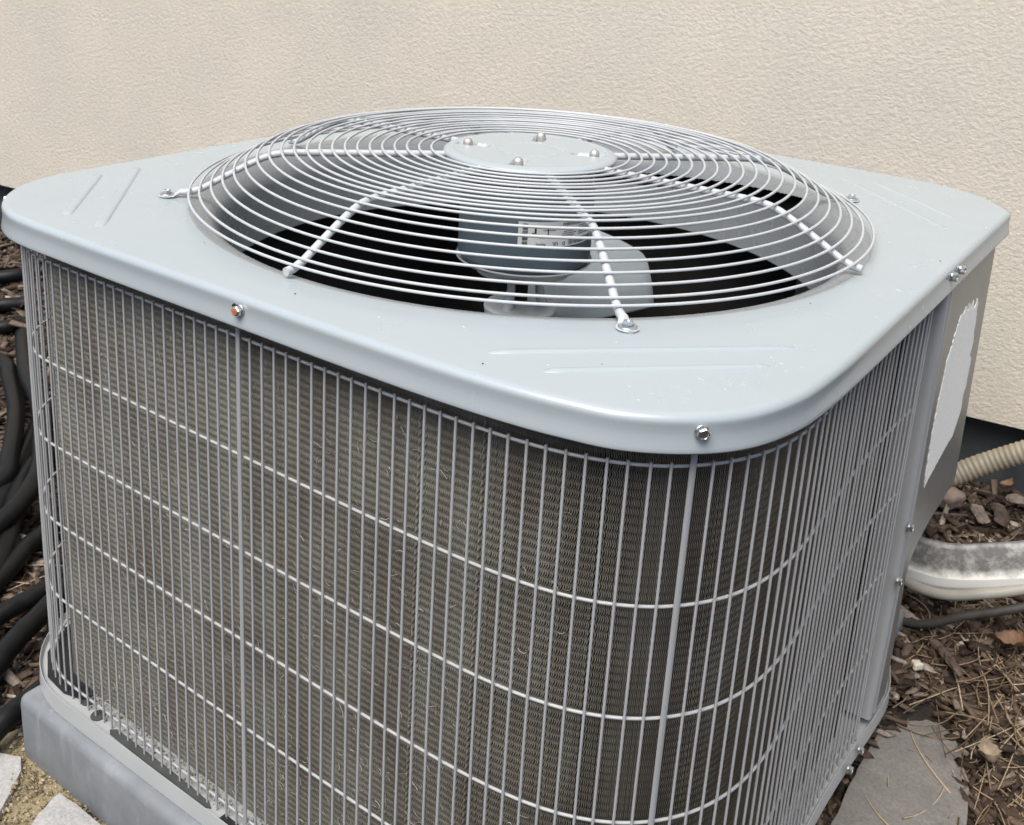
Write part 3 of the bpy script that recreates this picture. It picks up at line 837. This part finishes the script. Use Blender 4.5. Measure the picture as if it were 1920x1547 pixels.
hole_o = rusty.children[-1]
p, nn = outline_at(.428, .045); screw((p[0], p[1], .0375), (nn[0], nn[1], 0.0), sm)
p, nn = outline_at(y=.553, side='right'); screw((p[0], p[1], .0385), (nn[0], nn[1], 0.0), sm)
p, nn = outline_at(y=.592, side='right'); screw((p[0], p[1], .0375), (nn[0], nn[1], 0.0), sm)
p, nn = outline_at(-.425, .020, off=-.003); screw((p[0], p[1], .0400), (nn[0], nn[1], 0.0), sm)
p, nn = outline_at(-.463, .5); screw((p[0], p[1], .0375), (nn[0], nn[1], 0.0), sm)

# ---- corner post and service panel on the right
V = []; F = []
pp = [(.4300, .586), (.4560, .586), (.4600, .5865), (.4625, .589), (.4632, .593), (.4625, .598), (.4612, .600), (.4612, .602), (.4628, .604), (.4634, .607), (.4628, .611), (.4600, .613)]
zs_ = [(.024, 0), (-.15, .006), (-.30, .011), (-.44, .008), (-.547, .000)]
for z_, dy in zs_:
    for (x_, y_) in pp: V.append((x_, y_ + dy, z_))
k = len(pp)
for i in range(len(zs_) - 1):
    for j in range(k - 1): F.append((i*k+j, i*k+j+1, (i+1)*k+j+1, (i+1)*k+j))
part('corner_post', mesh('corner_post', V, F, True, 50), M_STRAP)
# panel outline (y, z) at x = .462, with returned edges
po = [(.613, .024), (.811, .024), (.843, -.318), (.838, -.326), (.720, -.332), (.675, -.342), (.655, -.352), (.643, -.370), (.648, -.44), (.650, -.547), (.613, -.547), (.618, -.44), (.622, -.30), (.619, -.15)]
x1, x2 = .4622, .4606
n = len(po)
V = [(x1, y_, z_) for y_, z_ in po] + [(x2, y_, z_) for y_, z_ in po]
F = [tuple(range(n)), tuple(range(n, 2*n))[::-1]] + [(i, i+n, (i+1) % n + n, (i+1) % n) for i in range(n)]
panel = part('service_panel', mesh('service_panel', V, F), M_PANEL)
# crease and the closed box behind the panel
b = MB()
ch = [(.4600, .8105), (.4300, .868), (.390, .905), (.34, .922), (.25, .926)]
V = []; F = []
for (x_, y_) in ch: V += [(x_, y_, .024), (x_, y_ + (.024 if y_ < .85 else .004), -.329)]
for i in range(len(ch)-1): F.append((2*i, 2*i+1, 2*i+3, 2*i+2))
part('rear_corner_panel', mesh('rear_corner_panel', V, F), M_PANEL)
V = [(.4604, .640, -.3305), (.4604, .836, -.3305), (.43, .88, -.3305), (.39, .908, -.3305), (.34, .925, -.3305), (.25, .928, -.3305), (.20, .80, -.3305)]
part('box_floor', mesh('box_floor', V, [tuple(range(7))]), M_PANEL)
V = [(.459, .646, .02), (.459, .646, -.560), (.30, .70, -.560), (.30, .70, .02), (.18, .905, -.56), (.18, .905, .02)]
part('inner_partition', mesh('inner_partition', V, [(0,1,2,3), (3,2,4,5)]), M_PANEL)
# ragged remains of a torn label
out_l = [(.698,-.034),(.688,-.043),(.679,-.041),(.668,-.058),(.660,-.062),(.655,-.082),(.647,-.088),(.645,-.115),(.641,-.14),(.640,-.171),(.643,-.205),(.646,-.238),(.651,-.254)]
out_r = [(.668,-.247),(.70,-.240),(.735,-.232),(.762,-.228),(.776,-.213),(.784,-.205),(.786,-.195),(.781,-.178),(.789,-.168),(.787,-.15),(.788,-.130),(.776,-.122),(.781,-.105),(.773,-.09),(.771,-.075),(.766,-.058),(.765,-.048),(.756,-.041),(.751,-.052),(.742,-.050),(.738,-.038),(.727,-.047),(.716,-.036),(.712,-.048)]
poly = []
L0 = out_l + out_r
rj = random.Random(5)
for i in range(len(L0)):
    a = np.array(L0[i]); b_ = np.array(L0[(i+1) % len(L0)]); k = max(1, int(np.linalg.norm(b_-a)/.0035))
    for j in range(k):
        q = a + (b_-a)*j/k; sg = .0013 if q[1] > -.09 else .00045; poly.append((q[0] + rj.gauss(0, sg), q[1] + rj.gauss(0, sg)))
n = len(poly); V = [(x1 + .0009, a, b_) for a, b_ in poly] + [(x1 - .0002, a, b_) for a, b_ in poly]
F = [tuple(range(n))] + [(i, i+n, (i+1) % n + n, (i+1) % n) for i in range(n)]
me = mesh('label_residue', V, F)
import bmesh
bm = bmesh.new(); bm.from_mesh(me); bmesh.ops.triangulate(bm, faces=bm.faces[:]); bmesh.ops.recalc_face_normals(bm, faces=bm.faces[:]); bm.to_mesh(me); bm.free()
add('label_residue', me, M_STICK, panel)
for (y_, z_) in [(.598, -.282), (.590, -.350)]:
    screw((.4640, y_, z_), (1, 0, 0), sm)

# ---- base pan: floor, rim and skirt following the wire path
PO = []
for s in np.arange(SMIN, 62 * D, .008):
    p, nrm = at(s, 0); side = max(0.0, min(1.0, (p[0] - .30) / .15))
    lf = max(0.0, min(1.0, -p[0] / .30)); off = (.0115 + .005 * lf) * (1 - side) + .0065 * side
    PO.append(p + nrm * off)
PO += [np.array([.4640, .60]), np.array([.4640, .66]), np.array([.455, .70]), np.array([.40, .85]), np.array([.34, .925])]
PO = np.array(PO)[::-1]            # clockwise or not does not matter: the rim is two-sided
PO = np.array(catmull(PO))[:]
T_ = np.roll(PO, -1, 0) - np.roll(PO, 1, 0); T_ /= np.linalg.norm(T_, axis=1)[:, None] + 1e-9
PNr = np.stack([-T_[:, 1], T_[:, 0]], 1)
cen = PO.mean(0)
if ((PO - cen) * PNr).sum() < 0: PNr = -PNr
RZ = -.5515
prof = [(-.0035, -.5585), (-.0018, -.5565), (-.0013, RZ - .001), (-.0008, RZ), (-.0002, RZ), (.0002, RZ - .0008), (.0005, -.570), (.0013, -.573), (.0013, -.5745)]
lp = [np.column_stack([PO + PNr * o_, np.full(len(PO), z_)]) for o_, z_ in prof]
n = len(PO); V = np.concatenate(lp + [np.array([[cen[0], cen[1], -.5585]])]); K = np.arange(n); K2 = (K+1) % n
F = [tuple(map(int, q)) for i in range(len(prof)-1) for q in np.stack([i*n+K, i*n+K2, (i+1)*n+K2, (i+1)*n+K], 1)]
F += [(int(a), int(b_), len(V)-1) for a, b_ in zip(K2, K)]
part('base_pan', mesh('base_pan', V, F, True, 45), M_PAN)
M_HOLE = simple('shaded_drain_hole', (.05, .055, .05), .8, .2)
def disc(pts, z_, name, mat):
    n_ = len(pts); V = [(x_, y_, z_) for x_, y_ in pts] + [(x_, y_, z_ - .0012) for x_, y_ in pts]
    return part(name, mesh(name, V, [tuple(range(n_))] + [(i, i+n_, (i+1) % n_ + n_, (i+1) % n_) for i in range(n_)]), mat)
for (x_, y_, r1_) in [(-.292, .008, .0085), (-.262, .001, .0088)]:
    disc([(x_ + r1_*math.cos(q), y_ + r1_*math.sin(q)) for q in np.linspace(0, 2*PI, 24, endpoint=False)], -.5573, 'drain_hole', M_HOLE)
disc([(-.232, -.004)] + [(-.226, -.008), (-.20, -.0085), (-.10, -.0085), (-.06, -.008), (-.052, -.004), (-.06, .000), (-.10, .002), (-.20, .002), (-.226, .0015)], -.5573, 'drain_slot', M_HOLE)
disc([(-.435, .12), (-.432, .06), (-.405, .025), (-.365, .000), (-.325, -.004), (-.298, .004), (-.295, .016), (-.300, .12)], -.5560, 'foam_gasket', M_BLACK)
disc([(-.035, -.010), (-.02, -.012), (.05, -.012), (.05, .0), (-.035, .0)], -.5568, 'foam_gasket', M_BLACK)
for (y_, z_) in [(.546, -.560), (.508, -.561)]:
    screw((.4645, y_, z_), (1, 0, 0.0), sm)
# grit lying along the foot of the coil
gv = MB(); vals = []
for q in range(1500):
    s = random.uniform(-.31, .9); off = -.018 + abs(random.gauss(0, .007)); p, nrm = at(s, off); r_ = random.uniform(.0005, .0017)
    c = np.array([p[0], p[1], -.5580 + r_ * .4 + max(0, .006 - (off + .018)) * random.random()])
    V = [c + np.array(v_) * r_ * random.uniform(.7, 1.3) for v_ in ((1,0,0),(-.5,.9,0),(-.5,-.9,0),(0,0,1),(0,0,-1))]
    gv.put(V, [(0,1,3),(1,2,3),(2,0,3),(1,0,4),(2,1,4),(0,2,4)]); vals += [random.random()] * 5
me = gv.mesh('grit'); a_ = me.attributes.new('rnd', 'FLOAT', 'POINT'); a_.data.foreach_set('value', vals)
part('grit', me, M_GRIT)['kind'] = 'stuff'

# ------------------------------------------------------------------ equipment pad
def bevel_box(name, x0, x1_, y0, y1_, z0, z1_, bv, mat):
    bm = bmesh.new(); bmesh.ops.create_cube(bm, size=1)
    for v_ in bm.verts: v_.co = Vector((x0 + (v_.co.x + .5)*(x1_-x0), y0 + (v_.co.y + .5)*(y1_-y0), z0 + (v_.co.z + .5)*(z1_-z0)))
    bmesh.ops.bevel(bm, geom=bm.edges[:] , offset=bv, segments=4, profile=.5, affect='EDGES')
    me = bpy.data.meshes.new(name); bm.to_mesh(me); bm.free()
    me.polygons.foreach_set('use_smooth', [True]*len(me.polygons)); me.set_sharp_from_angle(angle=math.radians(40))
    return add(name, me, mat)
pad = bevel_box('equipment_pad', -.388, .425, -.0300, .90, -.674, -.5755, .012, M_PAD)
tag(pad, 'blue grey moulded equipment pad with rounded edges under the air conditioner', 'pad')

# ------------------------------------------------------------------ flagstones
def slabstone(name, pts, ztop, th, mat, label, rough=.0004, sub=.010, cat='paving stone', group=None):
    P = []
    rs2 = random.Random(len(pts) * 7 + int(ztop * -1000))
    for i in range(len(pts)):
        a = np.array(pts[i]); b_ = np.array(pts[(i+1) % len(pts)]); k = max(1, int(np.linalg.norm(b_-a)/sub))
        for j in range(k): q = a + (b_-a)*j/k; P.append(q + np.array([rs2.gauss(0, rough), rs2.gauss(0, rough)]))
    P = np.array(P); c = P.mean(0); n_ = len(P); V = []; F = []
    levels = [(1.0, -th), (1.0, -.006), (.995, -.002), (.985, 0), (.80, .0006), (.5, .0004), (.2, .0)]
    for f, dz in levels:
        for q in P:
            w_ = c + (q - c) * f
            V.append((w_[0], w_[1], ztop + dz + (rs2.gauss(0, .0004) if dz > -.01 else 0)))
    for i in range(len(levels)-1):
        for k in range(n_): F.append((i*n_+k, i*n_+(k+1) % n_, (i+1)*n_+(k+1) % n_, (i+1)*n_+k))
    F.append(tuple((len(levels)-1)*n_+k for k in range(n_)))
    o = add(name, mesh(name, V, F, True, 40), mat)
    tag(o, label, cat, group)
    return o
flag = slabstone('paving_stone', [(.462,.47),(.457,.568),(.456,.639),(.457,.701),(.466,.726),(.466,.760),(.487,.769),(.508,.755),(.532,.745),(.551,.723),(.559,.697),(.575,.666),(.588,.594),(.60,.50),(.59,.38),(.50,.36),(.455,.40)],
    -.630, .05, M_FLAG, 'grey brown flagstone with broken edges beside the right foot of the unit')
slabstone('paving_stone', [(-.300,-.118),(-.330,-.078),(-.352,-.050),(-.372,-.038),(-.400,-.052),(-.44,-.10),(-.42,-.22),(-.33,-.20)], -.655, .04, M_PALE,
    'pale grey stone at the far lower left corner of the picture')
slabstone('paving_stone', [(-.288,-.040),(-.200,-.036),(-.10,-.038),(-.12,-.12),(-.20,-.16),(-.262,-.100),(-.278,-.075)], -.655, .04, M_PALE,
    'whitish paving stone against the front edge of the equipment pad')

# sandy mortar between the pale stones
sv = MB(); vals = []
base_me = []
for q in range(5200):
    x_ = random.uniform(-.42, -.15); y_ = random.uniform(-.20, .004)
    r_ = random.choice([random.uniform(.0008, .002), random.uniform(.001, .0038)])
    zt_ = -.668 + .010 * random.random() + .004 * math.sin(60*x_) * math.cos(50*y_)
    c = np.array([x_, y_, zt_])
    V = [c + np.array(v_) * r_ * random.uniform(.6, 1.4) for v_ in ((1,0,0),(0,1,0),(-1,0,0),(0,-1,0),(0,0,.8),(0,0,-.8))]
    sv.put(V, [(0,1,4),(1,2,4),(2,3,4),(3,0,4),(1,0,5),(2,1,5),(3,2,5),(0,3,5)]); vals += [random.random()]*6
sv.put([(-.5,-.3,-.664),(-.1,-.3,-.664),(-.1,.02,-.664),(-.42,.02,-.664)], [(0,1,2,3)]); vals += [.5]*4
me = sv.mesh('sandy_mortar'); a_ = me.attributes.new('rnd', 'FLOAT', 'POINT'); a_.data.foreach_set('value', vals)
tag(add('sandy_mortar', me, M_SOILY), 'crumbly yellow brown sand mortar between the pale stones at lower left', 'mortar', kind='stuff')

# ------------------------------------------------------------------ bark mulch
def in_pad(x_, y_, m_=.0): return (-.385 - m_ < x_ < .43 + m_) and (-.03 - m_ < y_ < .9 + m_)
FP = np.array([(.462,.47),(.457,.568),(.456,.639),(.457,.701),(.466,.726),(.466,.760),(.487,.769),(.508,.755),(.532,.745),(.551,.723),(.559,.697),(.575,.666),(.588,.594),(.60,.50),(.59,.38),(.50,.36),(.455,.40)])
def inside(x_, y_, P):
    r = False; j = len(P) - 1
    for i in range(len(P)):
        if (P[i][1] > y_) != (P[j][1] > y_) and x_ < (P[j][0]-P[i][0])*(y_-P[i][1])/(P[j][1]-P[i][1]) + P[i][0]: r = not r
        j = i
    return r
FPX = FP.mean(0) + (FP - FP.mean(0)) * 1.12
CU = np.array([(-1,-1,-1),(1,-1,-1),(1,1,-1),(-1,1,-1),(-1,-1,1),(1,-1,1),(1,1,1),(-1,1,1)], float)
CF = np.array([(0,3,2,1),(4,5,6,7),(0,1,5,4),(1,2,6,5),(2,3,7,6),(3,0,4,7)])
CV = []; CQ = []; CR = []; nb = 0
def chips(count, xr, yr, size=1.0, lift=.0):
    global nb
    done = 0; tries = 0
    while done < count and tries < count * 4:
        tries += 1
        x_ = random.uniform(*xr); y_ = random.uniform(*yr)
        if in_pad(x_, y_, -.01) or inside(x_, y_, FPX): continue
        wdst = float(wdist(x_, y_))
        if wdst < -.02: continue
        if -.46 < x_ < -.05 and y_ < -.0 and y_ > -.3: continue
        l = abs(random.gauss(.020, .011)) * size + .005; wd_ = min(.006, l * random.uniform(.10, .34)); h = random.uniform(.0010, .0038) * size
        C = CU * (l, wd_, h)
        C = C * (1 + rng.normal(0, .16, (8, 3)))
        C[:, 2] += .12 * l * (C[:, 0] / l) ** 2 * random.uniform(-1, 1)
        C[[1, 2, 5, 6], 1] *= random.uniform(.25, 1.0)
        e = Euler((random.gauss(0, .45), random.gauss(0, .30), random.uniform(0, 2*PI))).to_matrix()
        C = C @ np.array(e).T + np.array([x_, y_, float(gz(x_, y_)) + random.uniform(.0, .016) * size + lift])
        CV.append(C); CQ.append(CF + nb); CR.append(np.full(8, min(1, abs(random.gauss(.42, .27))))); nb += 8; done += 1
chips(22000, (.38, 1.15), (.42, 1.38), .80)
chips(20000, (-1.5, -.36), (-.45, 1.15), .80)
chips(7000, (-2.9, -1.4), (-.3, 1.2), 1.1)
chips(7000, (-1.5, 2.2), (-1.6, 1.38), 1.2)
me = quads_mesh('bark_mulch', np.concatenate(CV), np.concatenate(CQ))
a_ = me.attributes.new('rnd', 'FLOAT', 'POINT'); a_.data.foreach_set('value', np.concatenate(CR).astype(np.float32))
tag(add('bark_mulch', me, M_CHIP), 'dark brown shredded bark mulch covering the ground round the unit', 'mulch', kind='stuff')

# pine needles
out = ([], [], [0], [])
def needles(count, cx_, cy_, sx, sy, hd, spread, lift=.018):
    for q in range(count):
        x_ = random.gauss(cx_, sx); y_ = random.gauss(cy_, sy)
        if in_pad(x_, y_, .0) or float(wdist(x_, y_)) < .02: continue
        a = hd + random.gauss(0, spread); k = random.gauss(0, .75); L_ = random.uniform(.06, .14); P = []
        if inside(x_, y_, FP) and random.random() < .75: continue
        base_z = -.628 if inside(x_, y_, FP) else float(gz(x_, y_)) + lift * random.uniform(.4, 1.1)
        tilt = random.gauss(0, .10); cur = np.array([x_, y_, base_z])
        for j in range(7):
            P.append(cur.copy()); a += k / 6
            cur = cur + np.array([math.cos(a), math.sin(a), tilt * (1 if j < 3 else -1)]) * L_ / 6
        hair(P, random.uniform(.0007, .0013), out)
needles(420, .60, .93, .09, .16, -.9, .9)
needles(300, .56, 1.05, .08, .10, .3, .9)
needles(240, .625, .74, .045, .12, -1.1, .6)
needles(120, .72, 1.05, .15, .20, 1.2, 1.2)
needles(200, -1.25, .5, .25, .25, .7, 1.2)
needles(120, -.75, .25, .2, .2, .7, 1.2)
me = quads_mesh('pine_needles', np.concatenate(out[0]), np.concatenate(out[1]), True)
a_ = me.attributes.new('rnd', 'FLOAT', 'POINT'); a_.data.foreach_set('value', np.concatenate(out[3]).astype(np.float32))
tag(add('pine_needles', me, M_NEEDLE), 'dry tan pine needles scattered over the mulch', 'pine needles', kind='stuff')

# single long needles lying on the flagstone
for (pa, pb, pc, lab_) in [((.487, .715, -.6285), (.505, .672, -.6280), (.560, .630, -.6285), 'long dry pine needle lying across the top end of the grey flagstone'),
                           ((.478, .560, -.6285), (.510, .520, -.6275), (.560, .520, -.6285), 'long tan pine needle lying across the middle of the grey flagstone')]:
    P = [(1-t)**2*np.array(pa) + 2*t*(1-t)*np.array(pb) + t*t*np.array(pc) for t in np.linspace(0, 1, 12)]
    o = tube('pine_needle', P, [.0004 + .0011*t for t in np.linspace(0, 1, 12)], simple('tan_needle', (.42, .32, .21), .5, .1), None, 6)
    tag(o, lab_, 'pine needle')

# dry leaves
def leaf(name, c, size, rotz, curl, mat, label):
    V = []; F = []; m_, k_ = 12, 7
    for i in range(m_):
        u = i / (m_-1); wd_ = (math.sin(PI * min(1, u*1.02)) ** .7) * .38 * (1 + .18 * math.sin(u * 26))
        for k in range(k_):
            v = -1 + 2*k/(k_-1)
            x_ = (u - .5) * size; y_ = v * wd_ * size
            V.append((x_, y_, curl * size * (v*v*.5 + .5*(u-.5)**2*2) + .02*size*math.sin(9*u + 4*v)))
    for i in range(m_-1):
        for k in range(k_-1): F.append((i*k_+k, (i+1)*k_+k, (i+1)*k_+k+1, i*k_+k+1))
    n0 = len(V); V += [(a, b_, z_ - .0004) for a, b_, z_ in V]; F += [tuple(q+n0 for q in f[::-1]) for f in F]
    o = add(name, mesh(name, V, F, True), mat, None, c, (random.uniform(-.3, .3), random.uniform(-.3, .3), rotz))
    return tag(o, label, 'leaf')
M_LEAF = simple('dry_oak_leaf', (.17, .095, .055), .65, .3, 60, .4, .001)
M_LEAF2 = simple('pale_curled_leaf', (.30, .24, .17), .7, .25, 60, .4, .001)
g = lambda x_, y_, dz: (x_, y_, float(gz(x_, y_)) + dz)
leaf('dry_leaf', g(.566, .905, .034), .045, .2, .5, M_LEAF, 'reddish brown curled leaf on the mulch right of the flagstone')
leaf('dry_leaf', g(.585, .70, .034), .034, -1.0, .7, M_LEAF2, 'pale curled leaf at the right edge of the grey flagstone')
leaf('dry_leaf', g(.470, 1.31, .036), .030, 1.2, .5, M_LEAF, 'small orange brown leaf on the mulch next to the house wall')

def rock(name, c, r_, mat, label, cat, flat=.7):
    bm = bmesh.new(); bmesh.ops.create_icosphere(bm, subdivisions=3, radius=r_)
    rk = random.Random(label); ph = [rk.uniform(0, 6) for _ in range(6)]
    for v_ in bm.verts:
        d = v_.co.normalized(); k = 1 + .13*math.sin(3*d.x*2+ph[0]) + .10*math.sin(5*d.y+ph[1]) + .08*math.sin(6*d.z*1.3+ph[2]) + .03*math.sin(17*d.x+ph[3])*math.sin(13*d.y)
        v_.co = d * r_ * k; v_.co.z *= flat
    me = bpy.data.meshes.new(name); bm.to_mesh(me); bm.free(); me.polygons.foreach_set('use_smooth', [True]*len(me.polygons))
    return tag(add(name, me, mat, None, c, (0, 0, rk.uniform(0, 6))), label, cat)
rock('pebble', g(.468, .795, .030), .0072, simple('cream_pebble', (.55, .50, .40), .6, .1, 80), 'round cream pebble in the mulch at the back tip of the flagstone', 'pebble', 1.0)
rock('rock', g(.388, 1.21, .036), .030, simple('pinkish_rock', (.22, .165, .135), .85, .3, 45, .6, .004), 'pinkish brown angular rock by the foot of the wall behind the panel', 'rock')

# bigger bark pieces that can be told apart
M_BARK = simple('grey_bark', (.085, .062, .048), .9, .55, 55, .9, .006)
M_BARK2 = simple('weathered_wood_chip', (.20, .165, .135), .9, .45, 70, .8, .004)
def bark(c, L_, W_, H_, rz, mat, label, ry=.05):
    V = []; F = []; m_, k_ = 14, 8; rk = random.Random(label)
    for i in range(m_):
        u = i/(m_-1); s_ = (min(u, 1-u)*9 + .25); s_ = min(1, s_)
        for k in range(k_):
            a = 2*PI*k/k_; j = 1 + rk.uniform(-.22, .22)
            V.append(((u-.5)*L_ + rk.uniform(-.002, .002), W_*math.cos(a)*s_*j, H_*math.sin(a)*s_*j + .06*L_*math.sin(u*3+rk.random()*.4)))
    for i in range(m_-1):
        for k in range(k_): F.append((i*k_+k, (i+1)*k_+k, (i+1)*k_+(k+1) % k_, i*k_+(k+1) % k_))
    F.append(tuple(range(k_))); F.append(tuple((m_-1)*k_+k for k in range(k_))[::-1])
    return tag(add('bark_chunk', mesh('bark_chunk', V, F, False), mat, None, c, (rk.uniform(-.3, .3), ry, rz)), label, 'wood chip')
bark(g(.494, .835, .030), .085, .0065, .005, 2.3, M_BARK, 'dark stick of bark pointing at the back tip of the flagstone')
bark(g(.450, 1.20, .030), .060, .010, .006, 2.0, M_BARK2, 'grey weathered wood splinter standing out of the mulch beyond the white trough')
bark(g(.478, 1.215, .032), .070, .012, .008, 1.9, M_BARK, 'thick dark bark slab beyond the white trough near the wall')
bark(g(.500, 1.265, .040), .050, .012, .006, .4, M_BARK2, 'pale flaky wood piece against the dark foundation')

# ------------------------------------------------------------------ black hoses at the left
hose_group = 'black hoses coiled on the mulch'
def spline(P, n=60, closed=False):
    P = np.asarray(P, float); out_ = []
    m_ = len(P); rng_ = range(m_ if closed else m_-1)
    for i in rng_:
        p0 = P[(i-1) % m_] if closed or i > 0 else 2*P[0]-P[1]; p1 = P[i]; p2 = P[(i+1) % m_]
        p3 = P[(i+2) % m_] if closed or i+2 < m_ else 2*P[-1]-P[-2]
        k = max(4, int(n/m_))
        for j in range(k):
            t = j/k; out_.append(.5*((2*p1)+(-p0+p2)*t+(2*p0-5*p1+4*p2-p3)*t*t+(-p0+3*p1-3*p2+p3)*t**3))
    if not closed: out_.append(P[-1])
    return np.array(out_)
def hose(P, r_, label, name='hose', mat=None, n=60, cat='hose', group=hose_group, seg=12):
    o = tube(name, spline(P, n), r_, mat or M_HOSE, None, seg); return tag(o, label, cat, group)
def gp(x_, y_, dz): return (x_, y_, float(gz(x_, y_)) + dz)
HR = .0135
hose([gp(-2.3, .30, .035), gp(-1.95, .52, .035), (-1.762, .750, -.562), (-1.723, .836, -.558), gp(-1.55, 1.0, .035)], HR*1.3, 'farthest black hose, running straight under the house wall at left')
hose([gp(-2.1, .25, .035), (-1.70, .56, -.585), (-1.608, .661, -.572), (-1.56, .734, -.570), gp(-1.40, .93, .035)], HR*1.3, 'black hose just in front of the farthest one at left')
hose([gp(-2.0, .20, .035), (-1.60, .48, -.590), (-1.500, .598, -.580), (-1.467, .677, -.578), gp(-1.28, .85, .035)], HR*1.2, 'third black hose from the wall, partly hidden by the grille')
hose([(-1.60, .50, -.605), (-1.346, .506, -.588), (-1.243, .468, -.588), (-1.109, .401, -.588), (-.964, .302, -.590), (-.908, .251, -.600), (-.93, .16, -.615), (-1.06, .10, -.620)], HR*1.25, 'large loop of black hose arching beside the grille', n=110)
hose([(-1.45, .62, -.59), (-1.199, .480, -.560), (-1.066, .424, -.560), (-.930, .346, -.562), (-.83, .27, -.575), (-.78, .16, -.60), (-.80, .04, -.62)], HR*1.25, 'outer loop of black hose resting on the large arching loop', n=110)
hose([(-1.60, .46, -.64), (-1.36, .46, -.640), (-1.20, .38, -.640), (-1.08, .28, -.640), (-1.04, .18, -.645), (-1.12, .06, -.65)], HR*1.15, 'inner loop of black hose lying low inside the arching loop', n=90)
hose([(-.80, .15, -.640), (-.877, .231, -.618), (-.932, .287, -.612), (-.985, .344, -.610), (-1.10, .46, -.610), (-1.20, .60, -.60)], HR*1.35, 'black hose slanting up to the right below the arching loop', n=70)
hose([(-.62, .02, -.645), (-.737, .150, -.622), (-.822, .221, -.615), (-.913, .300, -.612), (-.98, .42, -.61), (-1.00, .55, -.60)], HR*1.35, 'thick black hose next below the slanting one', n=70)
hose([(-.66, .03, -.640), (-.696, .125, -.630), (-.714, .162, -.625), (-.735, .203, -.620), (-.76, .32, -.61), (-.76, .45, -.60)], HR*1.1, 'thin stretch of black hose between two thicker slanting ones', n=60)
hose([(-.60, -.04, -.645), (-.604, .072, -.622), (-.604, .101, -.620), (-.604, .131, -.618), (-.62, .24, -.61), (-.66, .36, -.61)], HR*1.05, 'straight black hose above the lowest two near the unit', n=60)
hose([(-.47, -.07, -.645), (-.521, .024, -.624), (-.541, .064, -.620), (-.556, .103, -.618), (-.585, .18, -.612), (-.61, .28, -.62)], HR*1.15, 'black hose running to the foot of the grille corner', n=60)
hose([(-.405, -.10, -.652), (-.413, -.039, -.628), (-.418, -.015, -.626), (-.421, .009, -.624), (-.43, .06, -.622), (-.45, .14, -.63)], HR*1.1, 'lowest black hose touching the corner of the equipment pad', n=60)

# ------------------------------------------------------------------ lines at the right
# beige corrugated conduit coming out of the wall side towards the unit
P = spline([(.345, 1.03, -.455), (.400, 1.10, -.455), (.455, 1.13, -.42), (.53, 1.15, -.37), (.66, 1.19, -.30), (.82, 1.27, -.20)], 220)
rad = [.0175 + .0014 * math.sin(i * 2 * PI / 4) for i in range(len(P))]
dd = np.r_[0, np.cumsum(np.linalg.norm(np.diff(P, axis=0), axis=1))]; sN = np.arange(0, dd[-1], .0019)
P = np.stack([np.interp(sN, dd, P[:, k]) for k in range(3)], 1); rad = [.0172 + .0008 * math.sin(q * 2 * PI / .0085) for q in sN]
tag(tube('conduit', P, rad, M_CONDUIT, None, 16, sharp=80), 'beige corrugated conduit running from behind the unit up to the right', 'conduit')

# white weathered trough: a half-open channel on edge, with a rounded end, cradled by a white hose
V = []; F = []; gr = []
sp_ = spline([(.392, .93, -.497), (.402, .915, -.500), (.425, .905, -.500), (.47, .905, -.492), (.53, .92, -.472), (.60, .95, -.450), (.75, 1.04, -.42)], 70)
T3 = np.gradient(sp_, axis=0); T3 /= np.linalg.norm(T3, axis=1)[:, None]
prf = [(.010, .036), (.013, .034), (.0135, .031), (.0095, .024), (.005, .012), (.001, 0), (-.001, -.012), (-.004, -.022), (-.009, -.028), (-.014, -.0255), (-.017, -.016), (-.0175, -.004)]   # (towards the camera is negative)
for i, q in enumerate(sp_):
    hn = np.cross(T3[i], [0, 0, 1]); hn /= np.linalg.norm(hn)     # points towards the camera side
    f = min(1, .35 + i / 9)
    for j, (a, b_) in enumerate(prf):
        V.append(q - hn * a * f * 1.2 + np.array([0, 0, 1]) * b_ * f)
        gr.append(.50 if 3 <= j <= 5 else (.2 if j in (2, 6) else 0))
k = len(prf); m_ = len(sp_)
for i in range(m_-1):
    for j in range(k-1): F.append((i*k+j, i*k+j+1, (i+1)*k+j+1, (i+1)*k+j))
n0 = len(V); 
V2 = []
for i, q in enumerate(sp_):
    hn = np.cross(T3[i], [0, 0, 1]); hn /= np.linalg.norm(hn); f = min(1, .35 + i / 9)
    for j, (a, b_) in enumerate(prf): V2.append(q - hn * (a * f * 1.2 + .002) + np.array([0, 0, 1]) * (b_ * f - .0012))
V += V2; gr += [0] * len(V2); F += [tuple(q + n0 for q in f[::-1]) for f in F]
me = mesh('trough', V, F, True, 60); a_ = me.attributes.new('grime', 'FLOAT', 'POINT'); a_.data.foreach_set('value', gr)
tag(add('trough', me, M_TROUGH), 'weathered white plastic trough with dark grime inside, leading right from the unit', 'trough')
hose([(.402, .97, -.512), (.398, .925, -.516), (.418, .886, -.524), (.47, .878, -.519), (.53, .893, -.497), (.60, .927, -.473), (.75, 1.0, -.443)], .0078, 'off-white hose bent round under the front of the white trough', 'drain_hose', M_HOSE2, 80, 'hose', None)
hose([(.33, .89, -.60), (.40, .885, -.592), (.45, .880, -.580), (.50, .885, -.545), (.56, .90, -.512), (.66, .95, -.462), (.80, 1.04, -.43)], .0062, 'dark grey cable running below the white trough', 'cable', M_CABLE, 80, 'cable', None)
